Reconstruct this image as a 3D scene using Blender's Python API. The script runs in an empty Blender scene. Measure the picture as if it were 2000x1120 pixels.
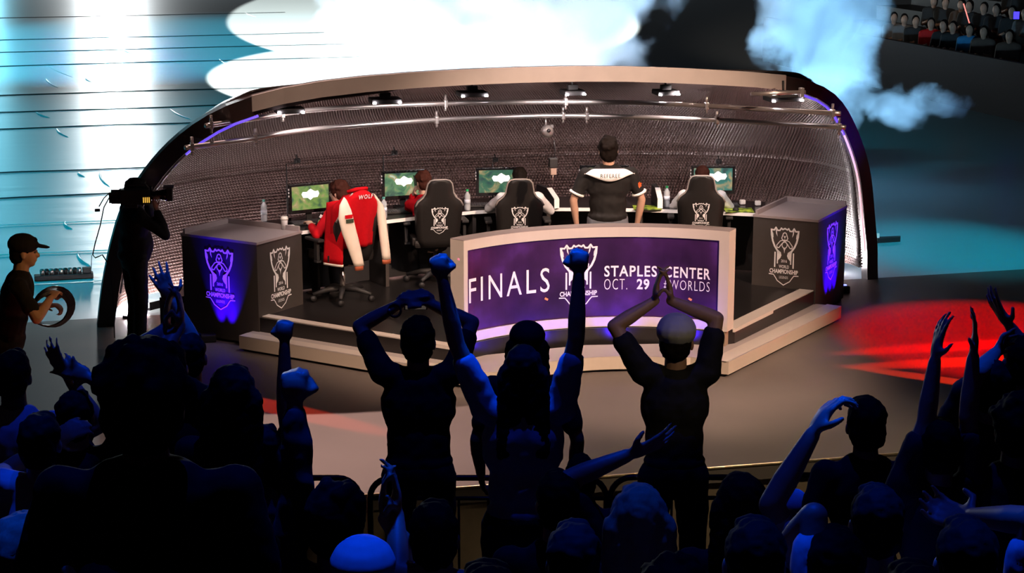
import bpy, bmesh, math, random
from mathutils import Vector, Matrix, Euler
random.seed(7)
sc = bpy.context.scene
COL = sc.collection
PI = math.pi

# ------------------------------------------------------------------ camera, world, exposure
F_PX = 3600.0
TH = math.atan(820 / 3600.0)
CAM_H = 4.6
cam_data = bpy.data.cameras.new('camera')
cam = bpy.data.objects.new('camera', cam_data); COL.objects.link(cam)
cam_data.sensor_fit = 'HORIZONTAL'; cam_data.sensor_width = 36.0
cam_data.lens = 36.0 * F_PX / 2000.0
cam_data.clip_end = 400
cam.location = (0, 0, CAM_H)
cam.rotation_euler = (PI / 2 - TH, 0, 0)
sc.camera = cam
w = bpy.data.worlds.new('World'); sc.world = w; w.use_nodes = True
w.node_tree.nodes['Background'].inputs[0].default_value = (0.25, 0.1, 0.2, 1)
w.node_tree.nodes['Background'].inputs[1].default_value = 0.004
sc.view_settings.view_transform = 'Standard'
sc.view_settings.look = 'None'
sc.view_settings.gamma = 1.0
sc.view_settings.use_curve_mapping = False
sc.view_settings.exposure = 0.12

A15 = math.radians(15)
CA, SA = math.cos(A15), math.sin(A15)
def B(p, q, z=0.0):
    "booth frame (p across, q depth) to the arena frame"
    return Vector((0.9 + p * CA - q * SA, 17.0 + p * SA + q * CA, z))
def pt(u, v, Y):
    "point seen at pixel (u, v) of the 2000x1120 frame, at distance Y down the arena"
    x = (u - 1000) / F_PX; y = (560 - v) / F_PX
    d = (x, math.cos(TH) + y * math.sin(TH), -math.sin(TH) + y * math.cos(TH))
    t = Y / d[1]
    return Vector((d[0] * t, Y, CAM_H + d[2] * t))
def gz(u, v, z):
    x = (u - 1000) / F_PX; y = (560 - v) / F_PX
    d = (x, math.cos(TH) + y * math.sin(TH), -math.sin(TH) + y * math.cos(TH))
    t = (z - CAM_H) / d[2]
    return Vector((d[0] * t, d[1] * t, z))

def lamp(name, kind, loc, target, energy, color, size=60, blend=0.3, radius=0.1, sy=None, spread=None):
    d = bpy.data.lights.new(name, kind)
    o = bpy.data.objects.new(name, d); COL.objects.link(o)
    o.location = loc
    if target is not None:
        o.rotation_euler = (Vector(target) - Vector(loc)).to_track_quat('-Z', 'Y').to_euler()
    d.energy = energy; d.color = color
    if kind == 'SPOT':
        d.spot_size = math.radians(size); d.spot_blend = blend; d.shadow_soft_size = radius
    elif kind == 'AREA':
        d.shape = 'RECTANGLE'; d.size = size; d.size_y = sy or size
        if spread: d.spread = math.radians(spread)
    else:
        d.shadow_soft_size = radius
    return o

# ------------------------------------------------------------------ arena lights
# warm white key lights over the booth front
lamp('key_lamp', 'SPOT', (7.0, 6.5, 9.5), (1.0, 17.1, 0.9), 12500, (1.0, 0.68, 0.50), 22, 0.6, 0.15)
lamp('key_lamp', 'SPOT', (-5.0, 7.5, 9.0), (-0.4, 17.6, 0.9), 2600, (1.0, 0.68, 0.52), 22, 0.8, 0.15)
# down light inside the booth mouth
lamp('booth_lamp', 'SPOT', tuple(B(-0.2, 0.0, 6.5)), tuple(B(-0.2, 2.3, 0.3)), 1500, (1.0, 0.8, 0.76), 50, 1.0, 0.2)
# lamps hung under the booth visor
for p in (-2.6, -1.4, -0.1, 1.1, 2.0):
    lamp('visor_lamp', 'SPOT', tuple(B(p, 1.0, 2.40)), tuple(B(p * 1.25, 3.0, 0.9)), 55, (1.0, 0.86, 0.84), 120, 0.8, 0.04)
# back lights that shine off the stage floor towards the stands
lamp('back_lamp', 'SPOT', (-5.0, 34.0, 30.0), (-1.5, 14.3, 0), 90000, (1.0, 0.66, 0.58), 7, 1.0, 0.3)
lamp('back_lamp', 'SPOT', (6.0, 34.0, 30.0), (2.0, 14.7, 0), 15000, (1.0, 0.74, 0.60), 7, 1.0, 0.3)
# cyan wash on the sheeted floor behind
lamp('cyan_lamp', 'SPOT', (-16, 20, 16), (-8, 27, 0), 15000, (0.0, 0.46, 0.62), 60, 0.6, 0.4)
lamp('cyan_lamp', 'SPOT', (-20, 40, 18), (-11, 48, 0), 30000, (0.05, 0.60, 0.84), 48, 0.6, 0.4)
lamp('cyan_lamp', 'SPOT', (8, 12, 13), (5.5, 22.3, 0), 11000, (0.0, 0.46, 0.62), 12, 0.9, 0.2)
# hard-edged white pool
lamp('white_lamp', 'SPOT', (0, 22, 14), (-2.2, 54, 0), 420000, (0.95, 1.0, 0.92), 19.5, 0.06, 0.05)
lamp('white_lamp', 'SPOT', (0, 22, 14), (-2.3, 40.5, 0), 200000, (0.95, 1.0, 0.94), 21, 0.06, 0.05)
lamp('side_lamp', 'SPOT', (1.0, 11.0, 4.5), (-4.0, 13.9, 1.4), 260, (1.0, 0.5, 0.16), 9, 0.6, 0.05)  # warm spot added to light the technician's face
# tall light towers far down the floor, seen as streaks in the sheets
lamp('tower_lamp', 'AREA', (-19.4, 90, 5.0), (-10, 40, 0), 3000, (0.92, 0.98, 1.0), 1.1, sy=7.0)
lamp('tower_lamp', 'AREA', (-26.0, 90, 5.0), (-10, 40, 0), 500, (0.3, 0.8, 1.0), 2.4, sy=7.0)
# red sweeps across the right side of the stage
lamp('red_lamp', 'SPOT', (8.2, 15.0, 9.0), (5.1, 17.7, 0), 12000, (1.0, 0.0, 0.0), 20, 0.4, 0.05)
lamp('red_lamp', 'SPOT', (9.8, 18.8, 0.8), (4.6, 17.6, 0), 40000, (1.0, 0.0, 0.0), 4, 0.5, 0.02)
lamp('red_lamp', 'SPOT', (9.8, 17.8, 0.8), (4.6, 17.0, 0), 40000, (1.0, 0.01, 0.0), 4, 0.5, 0.02)
lamp('red_lamp', 'SPOT', (8.5, 13.6, 0.7), (4.0, 16.3, 0), 26000, (1.0, 0.04, 0.01), 2.6, 0.5, 0.02)
lamp('red_lamp', 'SPOT', (-7.5, 19.5, 1.0), (-2.0, 15.4, 0), 16000, (1.0, 0.06, 0.02), 3.0, 0.5, 0.02)
lamp('red_lamp', 'SPOT', (-7.0, 10.0, 6.0), (-3.6, 13.0, 0), 8000, (1.0, 0.07, 0.01), 11, 0.3, 0.02)
# blue wash over the crowd, from the roof above the stage
lamp('blue_lamp', 'SPOT', (0.3, 8.6, 15), (0, 6.4, 1.5), 1500, (0.002, 0.045, 1.0), 38, 0.5, 0.05)
lamp('skirt_lamp', 'SPOT', (4.0, 9.0, 7.0), (2.2, 13.4, -0.4), 900, (1.0, 0.78, 0.5), 34, 0.8, 0.1)  # spot added to brighten the otherwise black stage skirt
# narrow blue beams falling on a few heads, sleeves and hands
for u_, v_, Y_, e_ in ((858, 512, 8.1, 700), (1131, 512, 8.1, 700), (925, 790, 8.0, 900), (1092, 790, 8.0, 800), (1551, 975, 8.0, 500), (1705, 1000, 6.1, 1100), (1890, 985, 5.25, 900),
                       (1120, 1095, 5.25, 1100), (28, 950, 5.25, 700), (705, 1080, 5.25, 500), (548, 578, 7.3, 700), (579, 712, 6.3, 700), (762, 1000, 6.4, 500), (1226, 868, 7.2, 350),
                       (338, 574, 9.0, 800), (1250, 970, 6.1, 260), (150, 735, 7.2, 260), (60, 880, 6.3, 500), (1590, 800, 6.4, 250), (1935, 690, 7.3, 400), (1480, 1100, 5.25, 600)):
    T_ = pt(u_, v_, Y_); lamp('blue_beam', 'SPOT', (T_.x * 0.9, T_.y + 2.0, T_.z + 9), T_, e_ * 5.0, (0.0, 0.06, 1.0), 3.2, 1.0, 0.03)
# warm spot added above the crowd to lift the man in the cap
lamp('cap_fill_lamp', 'SPOT', (4.5, 3.0, 8.0), (1.0, 9.7, 2.2), 400, (1.0, 0.78, 0.48), 7, 0.6, 0.05)

# ------------------------------------------------------------------ materials
MATS = {}
def mat(name, col, rough=0.6, metal=0.0, var=0.15, scale=20, spec=0.5, emit=None, estr=0.0, bump=0.0, trans=0.0, coat=0.0):
    if name in MATS: return MATS[name]
    m = bpy.data.materials.new(name); m.use_nodes = True
    nt = m.node_tree; b = nt.nodes['Principled BSDF']
    b.inputs['Roughness'].default_value = rough
    b.inputs['Metallic'].default_value = metal
    b.inputs['Specular IOR Level'].default_value = spec
    b.inputs['Transmission Weight'].default_value = trans
    b.inputs['Coat Weight'].default_value = coat
    c = (col[0], col[1], col[2], 1)
    tc = nt.nodes.new('ShaderNodeTexCoord'); n = nt.nodes.new('ShaderNodeTexNoise')
    n.inputs['Scale'].default_value = scale; n.inputs['Detail'].default_value = 4
    nt.links.new(tc.outputs['Object'], n.inputs['Vector'])
    mx = nt.nodes.new('ShaderNodeMix'); mx.data_type = 'RGBA'
    mx.inputs[6].default_value = tuple(x * (1 - var) for x in col) + (1,)
    mx.inputs[7].default_value = tuple(min(1, x * (1 + var)) for x in col) + (1,)
    nt.links.new(n.outputs['Fac'], mx.inputs[0]); nt.links.new(mx.outputs[2], b.inputs['Base Color'])
    if emit:
        b.inputs['Emission Color'].default_value = (*emit, 1); b.inputs['Emission Strength'].default_value = estr
    if bump:
        bp = nt.nodes.new('ShaderNodeBump'); bp.inputs['Strength'].default_value = bump
        bp.inputs['Distance'].default_value = 0.01
        nt.links.new(n.outputs['Fac'], bp.inputs['Height']); nt.links.new(bp.outputs[0], b.inputs['Normal'])
    MATS[name] = m
    return m

# ------------------------------------------------------------------ mesh building
class MB:
    def __init__(s): s.v = []; s.f = []; s.sm = []
    def add(s, vs, fs, smooth=False):
        n = len(s.v); s.v += [tuple(x) for x in vs]
        for f in fs: s.f.append(tuple(i + n for i in f)); s.sm.append(smooth)
        return s
    def box(s, c, d, M=None, bev=0.0):
        x, y, z = d[0] / 2, d[1] / 2, d[2] / 2
        if bev > 0:
            bm = bmesh.new(); bmesh.ops.create_cube(bm, size=1)
            bmesh.ops.scale(bm, vec=d, verts=bm.verts)
            bmesh.ops.bevel(bm, geom=bm.edges[:], offset=bev, segments=2, affect='EDGES', profile=0.6)
            bm.verts.index_update()
            vs = [v.co.copy() for v in bm.verts]; fs = [[v.index for v in f.verts] for f in bm.faces]; bm.free()
        else:
            vs = [Vector((i, j, k)) for i in (-x, x) for j in (-y, y) for k in (-z, z)]
            fs = [(0, 1, 3, 2), (4, 6, 7, 5), (0, 4, 5, 1), (2, 3, 7, 6), (0, 2, 6, 4), (1, 5, 7, 3)]
        if M is not None: vs = [M @ v for v in vs]
        c = Vector(c)
        return s.add([v + c for v in vs], fs)
    def tube(s, pts, r, seg=10, cap=True, smooth=True):
        pts = [Vector(p) for p in pts]; n = len(pts)
        rr = r if isinstance(r, (list, tuple)) else [r] * n
        vs = []; fs = []; up = None
        for i, p in enumerate(pts):
            t = (pts[min(i + 1, n - 1)] - pts[max(i - 1, 0)]).normalized()
            if up is None:
                up = Vector((0, 0, 1)) if abs(t.z) < 0.9 else Vector((0, 1, 0))
            a = t.cross(up)
            if a.length < 1e-5: a = t.orthogonal()
            a.normalize(); b2 = a.cross(t).normalized(); up = b2
            for k in range(seg):
                an = 2 * PI * k / seg
                vs.append(p + (a * math.cos(an) + b2 * math.sin(an)) * rr[i])
        for i in range(n - 1):
            for k in range(seg):
                k2 = (k + 1) % seg
                fs.append((i * seg + k, i * seg + k2, (i + 1) * seg + k2, (i + 1) * seg + k))
        if cap:
            fs.append(tuple(range(seg))[::-1]); fs.append(tuple((n - 1) * seg + k for k in range(seg)))
        return s.add(vs, fs, smooth)
    def lathe(s, c, prof, seg=16, M=None, smooth=True):
        c = Vector(c); vs = []; fs = []
        for r, z in prof:
            for k in range(seg):
                an = 2 * PI * k / seg; v = Vector((r * math.cos(an), r * math.sin(an), z))
                if M is not None: v = M @ v
                vs.append(v + c)
        for i in range(len(prof) - 1):
            for k in range(seg):
                k2 = (k + 1) % seg
                fs.append((i * seg + k, i * seg + k2, (i + 1) * seg + k2, (i + 1) * seg + k))
        fs.append(tuple(range(seg))[::-1]); fs.append(tuple((len(prof) - 1) * seg + k for k in range(seg)))
        return s.add(vs, fs, smooth)
    def prism(s, poly, z0, z1):
        n = len(poly)
        vs = [(x, y, z0) for x, y in poly] + [(x, y, z1) for x, y in poly]
        fs = [tuple(range(n))[::-1], tuple(range(n, 2 * n))] + [(i, (i + 1) % n, (i + 1) % n + n, i + n) for i in range(n)]
        return s.add(vs, fs)
    def grid(s, rows, smooth=True, closed=False):
        h = len(rows); wd = len(rows[0]); vs = [v for r in rows for v in r]; fs = []
        for i in range(h - 1):
            for k in range(wd - (0 if closed else 1)):
                k2 = (k + 1) % wd
                fs.append((i * wd + k, i * wd + k2, (i + 1) * wd + k2, (i + 1) * wd + k))
        return s.add(vs, fs, smooth)
    def sweep(s, path, sect, closed_path=False):
        "sect: list of functions/offset frames already expanded: list of rings of equal length"
        n = len(path); m = len(path[0]); vs = [v for r in path for v in r]; fs = []
        for i in range(n - 1):
            for k in range(m):
                k2 = (k + 1) % m
                fs.append((i * m + k, i * m + k2, (i + 1) * m + k2, (i + 1) * m + k))
        fs.append(tuple(range(m))[::-1]); fs.append(tuple((n - 1) * m + k for k in range(m)))
        return s.add(vs, fs, sect)
    def build(s, name, material, parent=None, recalc=True):
        me = bpy.data.meshes.new(name); me.from_pydata(s.v, [], s.f)
        me.polygons.foreach_set('use_smooth', s.sm)
        if recalc:
            bm = bmesh.new(); bm.from_mesh(me); bmesh.ops.recalc_face_normals(bm, faces=bm.faces); bm.to_mesh(me); bm.free()
        me.materials.append(material)
        o = bpy.data.objects.new(name, me); COL.objects.link(o)
        if parent is not None: o.parent = parent
        return o
def empty(name, loc=(0, 0, 0), rz=0.0):
    o = bpy.data.objects.new(name, None); COL.objects.link(o); o.location = loc; o.rotation_euler = (0, 0, rz)
    o.empty_display_size = 0.1
    return o
def tag(o, label=None, cat=None, group=None, kind=None):
    if label: o['label'] = label
    if cat: o['category'] = cat
    if group: o['group'] = group
    if kind: o['kind'] = kind
    return o
def copy_tree(o, parent=None):
    c = o.copy(); COL.objects.link(c); c.parent = parent
    for ch in list(o.children): copy_tree(ch, c)
    return c
def rotz(a): return Matrix.Rotation(a, 3, 'Z')

_TX = {}
def text_geo(st, height=1.0, bold=0.0, xs=1.0, space=1.0):
    "outline letters as (verts2d, faces), centred, capital height = height"
    key = (st, bold, space)
    if key not in _TX:
        cu = bpy.data.curves.new('lettering', 'FONT'); cu.body = st; cu.size = 1.0; cu.offset = bold
        cu.space_character = space; cu.resolution_u = 3; cu.fill_mode = 'FRONT'
        o = bpy.data.objects.new('lettering', cu); COL.objects.link(o)
        bpy.context.view_layer.update()
        dg = bpy.context.evaluated_depsgraph_get(); me = o.evaluated_get(dg).to_mesh()
        vs = [(v.co.x, v.co.y) for v in me.vertices]; fs = [tuple(p.vertices) for p in me.polygons]
        o.evaluated_get(dg).to_mesh_clear()
        bpy.data.objects.remove(o); bpy.data.curves.remove(cu)
        x0 = min(v[0] for v in vs); x1 = max(v[0] for v in vs); y0 = min(v[1] for v in vs); y1 = max(v[1] for v in vs)
        vs = [((x - (x0 + x1) / 2) / (y1 - y0), (y - (y0 + y1) / 2) / (y1 - y0)) for x, y in vs]
        _TX[key] = (vs, fs)
    vs, fs = _TX[key]
    return [(x * height * xs, y * height) for x, y in vs], fs
def text_w(st, width, height, bold=0.0, space=1.0):
    vs, fs = text_geo(st, 1.0, bold, 1.0, space)
    wd = max(v[0] for v in vs) - min(v[0] for v in vs)
    return [(x * width / wd, y * height) for x, y in vs], fs
def stroke(pts, wd, closed=False):
    "flat polyline of width wd with rounded-ish joints, as (verts2d, faces)"
    vs = []; fs = []; n = len(pts)
    segs = [(i, (i + 1) % n) for i in range(n if closed else n - 1)]
    for a, b2 in segs:
        ax, ay = pts[a]; bx, by = pts[b2]; dx, dy = bx - ax, by - ay; L = math.hypot(dx, dy) or 1e-6
        dx /= L; dy /= L; h = wd / 2; e = h * 0.5
        k = len(vs)
        vs += [(ax - dx * e - dy * h, ay - dy * e + dx * h), (bx + dx * e - dy * h, by + dy * e + dx * h),
               (bx + dx * e + dy * h, by + dy * e - dx * h), (ax - dx * e + dy * h, ay - dy * e - dx * h)]
        fs.append((k + 3, k + 2, k + 1, k))
    return vs, fs
def emblem_geo(text=True):
    "cup-shaped championship badge, half width 1, y up, about 3.5 high"
    V = []; F = []
    def put(g, dx=0, dy=0):
        k = len(V); V.extend((x + dx, y + dy) for x, y in g[0]); F.extend(tuple(i + k for i in f) for f in g[1])
    def N(pts): return [((x - 450) / 250.0, -(y - 150) / 250.0) for x, y in pts]
    def mir(pts): return [(-x, y) for x, y in pts]
    def both(pts, wd):
        p = N(pts); put(stroke(p, wd)); put(stroke(mir(p), wd))
    def fill(pts):
        p = N(pts); put((p, [tuple(range(len(p)))])); q = mir(p)[::-1]; put((q, [tuple(range(len(q)))]))
    both([(212, 176), (218, 262), (240, 350), (275, 425), (325, 490), (380, 530)], 0.12)
    both([(205, 180), (262, 184), (290, 142), (322, 186), (362, 184), (386, 148), (410, 168), (450, 150)], 0.09)
    fill([(284, 165), (304, 180), (322, 280), (296, 235)])
    fill([(232, 210), (246, 240), (252, 300), (236, 290)])
    both([(450, 212), (424, 225), (396, 300), (422, 332), (450, 322)], 0.06)
    put((N([(425, 258), (450, 268), (475, 258), (450, 305)]), [(0, 1, 2, 3)]))
    both([(448, 336), (405, 332), (370, 345), (312, 412), (322, 446), (350, 448), (398, 388), (446, 340)], 0.055)
    circ = [(450 + 44 * math.cos(a * PI / 8), 402 + 46 * math.sin(a * PI / 8)) for a in range(16)]
    put(stroke(N(circ), 0.055, True))
    put((N([(426, 452), (474, 452), (458, 480), (450, 530), (442, 480)]), [(0, 1, 2, 3, 4)]))
    fill([(318, 500), (384, 508), (402, 560), (384, 600), (344, 640), (344, 690), (322, 690), (322, 540)])
    both([(288, 520), (288, 742)], 0.09)
    both([(192, 856), (270, 860), (300, 895), (340, 950), (450, 1012)], 0.055)
    if text:
        put(text_w('2016', 0.42, 0.17, 0.01), 0, -1.98)
        put(text_w('WORLD', 0.72, 0.2, 0.02), 0, -2.32)
        put(text_w('CHAMPIONSHIP', 2.0, 0.27, 0.03), 0, -2.62)
        put(text_w('LEGENDS', 0.62, 0.16, 0.0), 0, -2.98)
    return V, F
EMB = emblem_geo()
def decal(name, geo, mapf, material, parent, label=None):
    me = bpy.data.meshes.new(name); me.from_pydata([tuple(mapf(x, y)) for x, y in geo[0]], [], geo[1]); me.materials.append(material)
    o = bpy.data.objects.new(name, me); COL.objects.link(o); o.parent = parent
    if label: o['label'] = label
    return o
# ------------------------------------------------------------------ materials used by the setting
def floor_mat():
    m = bpy.data.materials.new('stage_vinyl'); m.use_nodes = True; nt = m.node_tree; b = nt.nodes['Principled BSDF']
    tc = nt.nodes.new('ShaderNodeTexCoord'); n = nt.nodes.new('ShaderNodeTexNoise'); n.inputs['Scale'].default_value = 0.8
    n.inputs['Detail'].default_value = 6
    nt.links.new(tc.outputs['Object'], n.inputs['Vector'])
    mx = nt.nodes.new('ShaderNodeMix'); mx.data_type = 'RGBA'
    mx.inputs[6].default_value = (0.12, 0.10, 0.09, 1); mx.inputs[7].default_value = (0.19, 0.16, 0.145, 1)
    nt.links.new(n.outputs['Fac'], mx.inputs[0]); nt.links.new(mx.outputs[2], b.inputs['Base Color'])
    b.inputs['Roughness'].default_value = 0.5; b.inputs['Specular IOR Level'].default_value = 0.16
    return m
def sheet_mat():
    "white reflective sheeting with soft wrinkles"
    m = bpy.data.materials.new('white_sheeting'); m.use_nodes = True; nt = m.node_tree; b = nt.nodes['Principled BSDF']
    tc = nt.nodes.new('ShaderNodeTexCoord'); mp = nt.nodes.new('ShaderNodeMapping'); mp.inputs['Scale'].default_value = (0.25, 0.9, 1)
    mp.inputs['Rotation'].default_value = (0, 0, 0.5)
    n = nt.nodes.new('ShaderNodeTexNoise'); n.inputs['Scale'].default_value = 2.2; n.inputs['Detail'].default_value = 5
    nt.links.new(tc.outputs['Object'], mp.inputs[0]); nt.links.new(mp.outputs[0], n.inputs['Vector'])
    bp = nt.nodes.new('ShaderNodeBump'); bp.inputs['Strength'].default_value = 0.25; bp.inputs['Distance'].default_value = 0.03
    nt.links.new(n.outputs['Fac'], bp.inputs['Height']); nt.links.new(bp.outputs[0], b.inputs['Normal'])
    b.inputs['Base Color'].default_value = (0.50, 0.55, 0.58, 1)
    b.inputs['Roughness'].default_value = 0.3; b.inputs['Specular IOR Level'].default_value = 0.4
    return m
M_stage = floor_mat(); M_sheet = sheet_mat()
M_black = mat('matt_black', (0.012, 0.011, 0.012), 0.6)
M_blackgloss = mat('gloss_black', (0.015, 0.013, 0.014), 0.25)
M_deck = mat('dark_deck', (0.014, 0.012, 0.012), 0.3, scale=3)
M_seam = mat('dark_seam', (0.02, 0.03, 0.035), 0.8)  # flat dark colour for the raised sheet seams
M_cream = mat('pale_laminate', (0.60, 0.54, 0.49), 0.45, var=0.06, scale=4)
M_creamd = mat('beige_riser', (0.50, 0.42, 0.34), 0.5, var=0.06, scale=4)
M_fascia = mat('brushed_fascia', (0.42, 0.37, 0.34), 0.45, var=0.12, scale=6)
M_darkfas = mat('dark_arch', (0.03, 0.022, 0.022), 0.35)
M_foam = mat('acoustic_foam', (0.085, 0.048, 0.042), 0.38, spec=.8, var=0.1)
M_steel = mat('galvanised_steel', (0.55, 0.5, 0.48), 0.32, 0.85)
M_white = mat('white_paint', (0.8, 0.78, 0.76), 0.4, var=0.03)
M_print = mat('white_print', (0.85, 0.83, 0.82), 0.5, var=0.02)
M_counter = mat('charcoal_panel', (0.05, 0.042, 0.038), 0.5, var=0.15, scale=8)
M_countertop = mat('grey_worktop', (0.30, 0.25, 0.25), 0.4, var=0.08, scale=5)
M_led = mat('led_white', (0.9, 0.9, 0.9), 0.5, emit=(1.0, 0.9, 0.95), estr=150)
M_tube = mat('frosted_tube', (0.75, 0.7, 0.72), 0.35, var=0.05)
M_ledv = mat('led_violet', (0.3, 0.2, 0.9), 0.5, emit=(0.15, 0.08, 1.0), estr=0.9)

# ------------------------------------------------------------------ floors and stands
STAGE_L, STAGE_R = -9.5, 11.0
m = MB(); m.prism([(STAGE_L, -3.05), (STAGE_L, 3.0), (-4.6, 3.0), (4.1, 2.66), (STAGE_R, 2.62), (STAGE_R, -3.6)], -0.12, 0.0)
root_floor = m.build('floor', M_stage); root_floor.location = B(0, 0, 0); root_floor.rotation_euler = (0, 0, A15); tag(root_floor, kind='structure')
m = MB(); m.prism([(STAGE_L, -3.0), (STAGE_R, -3.55), (STAGE_R, 2.5), (STAGE_L, 2.5)], -0.95, -0.12)
o = m.build('stage_skirt', mat('skirt_cloth', (0.2, 0.15, 0.1), 0.7)); o.location = B(0, 0, 0); o.rotation_euler = (0, 0, A15); tag(o, kind='structure')
m = MB(); m.tube([(STAGE_L, -3.05, 0.004), (STAGE_R, -3.6, 0.004)], 0.012, 6)
o = m.build('trim_1', mat('brass_edge', (0.7, 0.55, 0.35), 0.3, 0.9)); o.location = B(0, 0, 0); o.rotation_euler = (0, 0, A15); tag(o, kind='structure')
# sheeted floor beyond (a hair below the stage), with lapped seams standing a little proud
m = MB(); m.prism([(-34, 2.9), (34, 2.6), (34, 80), (-34, 80)], -0.1, -0.02)
sheet = m.build('floor_sheeting', M_sheet); sheet.location = B(0, 0, 0); sheet.rotation_euler = (0, 0, A15); tag(sheet, kind='structure')
def seam(q, wd, material, name):
    mm = MB(); pts = []
    for i in range(36):
        p = -30 + i * 0.95; dq = 0.04 * math.sin(p * 0.9 + q) + 0.03 * math.sin(p * 2.3 + q * 3)
        pts.append((p, q + dq))
    rows = [[(p, qq - wd / 2, -0.014) for p, qq in pts], [(p, qq, -0.004) for p, qq in pts], [(p, qq + wd / 2, -0.014) for p, qq in pts]]
    mm.grid(rows, False); o2 = mm.build(name, material); o2.location = B(0, 0, 0); o2.rotation_euler = (0, 0, A15); tag(o2, kind='structure')
for k, v in enumerate((35, 78, 102, 129, 186, 219, 252, 338, 387)):
    P = gz(0, v, -0.01); X, Y = P.x - 0.9, P.y - 17.0
    seam(-X * SA + Y * CA, 0.05 + 0.002 * P.y, M_seam, 'floor_seam')
for v in (440, 500, 560):
    P = gz(0, v, -0.01); X, Y = P.x - 0.9, P.y - 17.0
    seam(-X * SA + Y * CA, 0.03, M_white, 'floor_seam')
# creases pushed up in the sheeting
def crease(u0, v0, u1, v1, wd=0.024):
    a, b2 = gz(u0, v0, -0.015), gz(u1, v1, -0.015); d = (b2 - a); n = d.cross(Vector((0, 0, 1))).normalized()
    rows = [[], [], []]
    for i in range(9):
        t = i / 8; c = a + d * t + n * (0.05 * math.sin(t * 3.1)); h = wd * math.sin(PI * t) ** 0.7
        rows[0].append(c - n * h - Vector((0, 0, 0.003))); rows[1].append(c + Vector((0, 0, 0.014 * math.sin(PI * t) + 0.001))); rows[2].append(c + n * h - Vector((0, 0, 0.003)))
    mm = MB(); mm.grid(rows); return mm
m = MB()
for args in ((88, 125, 142, 151), (88, 152, 114, 172), (168, 151, 181, 161), (332, 212, 372, 233), (110, 250, 134, 268), (428, 115, 462, 133), (478, 23, 500, 33),
             (195, 335, 215, 365), (128, 432, 142, 447), (152, 492, 178, 520), (156, 335, 166, 345), (70, 218, 98, 230), (240, 96, 262, 106), (600, 88, 625, 96), (705, 100, 730, 116), (550, 52, 585, 62)):
    c = crease(*args); m.add(c.v, c.f, True)
o = m.build('floor_crease', M_sheet); tag(o, kind='structure')
# arena floor between stage and stands
m = MB(); m.box((0, 9, -1.0), (44, 16, 0.1)); o = m.build('floor_arena', M_black); tag(o, kind='structure')
# near stands: tiers with a bench ledge each
ROW_Y = [9.7 - 0.85 * k for k in range(10)]
ROW_Z = [0.30 + 0.187 * k for k in range(10)]
for k in range(10):
    y, z = ROW_Y[k], ROW_Z[k]
    m = MB(); m.box((0, y, (z - 0.95) / 2 ), (16, 0.85, z + 0.95)); m.box((0, y - 0.27, z + 0.21), (16, 0.3, 0.42))
    o = m.build('stand_floor', M_black); tag(o, kind='structure')
m = MB(); m.box((0, 10.42, -0.4), (16, 0.6, 1.1)); o = m.build('stand_floor', M_black); tag(o, kind='structure')

# far stands, upper right: a dark barrier wall and rising tiers
FAR0 = gz(1640, 152, 0.0); FAR0.z = 0
FARD = (gz(2060, 250, 0.0) - gz(1640, 152, 0.0)).normalized(); FARN = Vector((-FARD.y, FARD.x, 0))
if FARN.x < 0: FARN = -FARN
ANG_FAR = math.atan2(FARD.y, FARD.x)
MF = Matrix.Rotation(ANG_FAR, 3, 'Z')
def FP(t, n, z): return FAR0 + FARD * t + FARN * n + Vector((0, 0, z))
m = MB(); m.box(FP(9, 0, 0.5), (26, 0.12, 1.1), MF)
o = m.build('wall_barrier', mat('barrier_cloth', (0.05, 0.035, 0.035), 0.8)); tag(o, kind='structure')
for r in range(6):
    m = MB(); z = 0.25 + 0.34 * r
    m.box(FP(9, 0.6 + 0.95 * r, z / 2), (26, 0.95, z), MF)
    o = m.build('stand_floor', M_black); tag(o, kind='structure')
# ------------------------------------------------------------------ the player booth
OB = B(0, 0, 0)
def bempty(name): return empty(name, OB, A15)
def interp(tab, x):
    if x <= tab[0][0]: return tab[0][1]
    for (a, fa), (b2, fb) in zip(tab, tab[1:]):
        if x <= b2: return fa + (fb - fa) * (x - a) / (b2 - a)
    return tab[-1][1]
RL = [(0, -4.63), (.46, -4.57), (.93, -4.48), (1.34, -4.38), (1.68, -4.21), (1.96, -4.03), (2.15, -3.87), (2.37, -3.63), (2.5, -3.40), (2.59, -3.17)]
RR = [(0, 4.1), (.42, 4.02), (.76, 3.88), (1.1, 3.73), (1.42, 3.56), (1.75, 3.32), (2.07, 3.04), (2.35, 2.74), (2.5, 2.50), (2.56, 2.31)]
def QR(z): return .65 + 1.95 * (1 - max(0, min(1, z / 2.6)) ** 1.5)
rim = [Vector((interp(RL, z), QR(z), z)) for z in [2.56 * i / 26 for i in range(27)]]
rim += [Vector((p, .65, z)) for p, z in ((-3.0, 2.625), (-2.62, 2.68), (-2.2, 2.71), (-1.74, 2.73), (-1.2, 2.745), (-.76, 2.75), (0, 2.75), (.4, 2.73), (.79, 2.705), (1.29, 2.665), (1.8, 2.625), (2.1, 2.60))]
rim += [Vector((interp(RR, z), QR(z), z)) for z in [2.56 - 2.56 * i / 26 for i in range(27)]]
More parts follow.
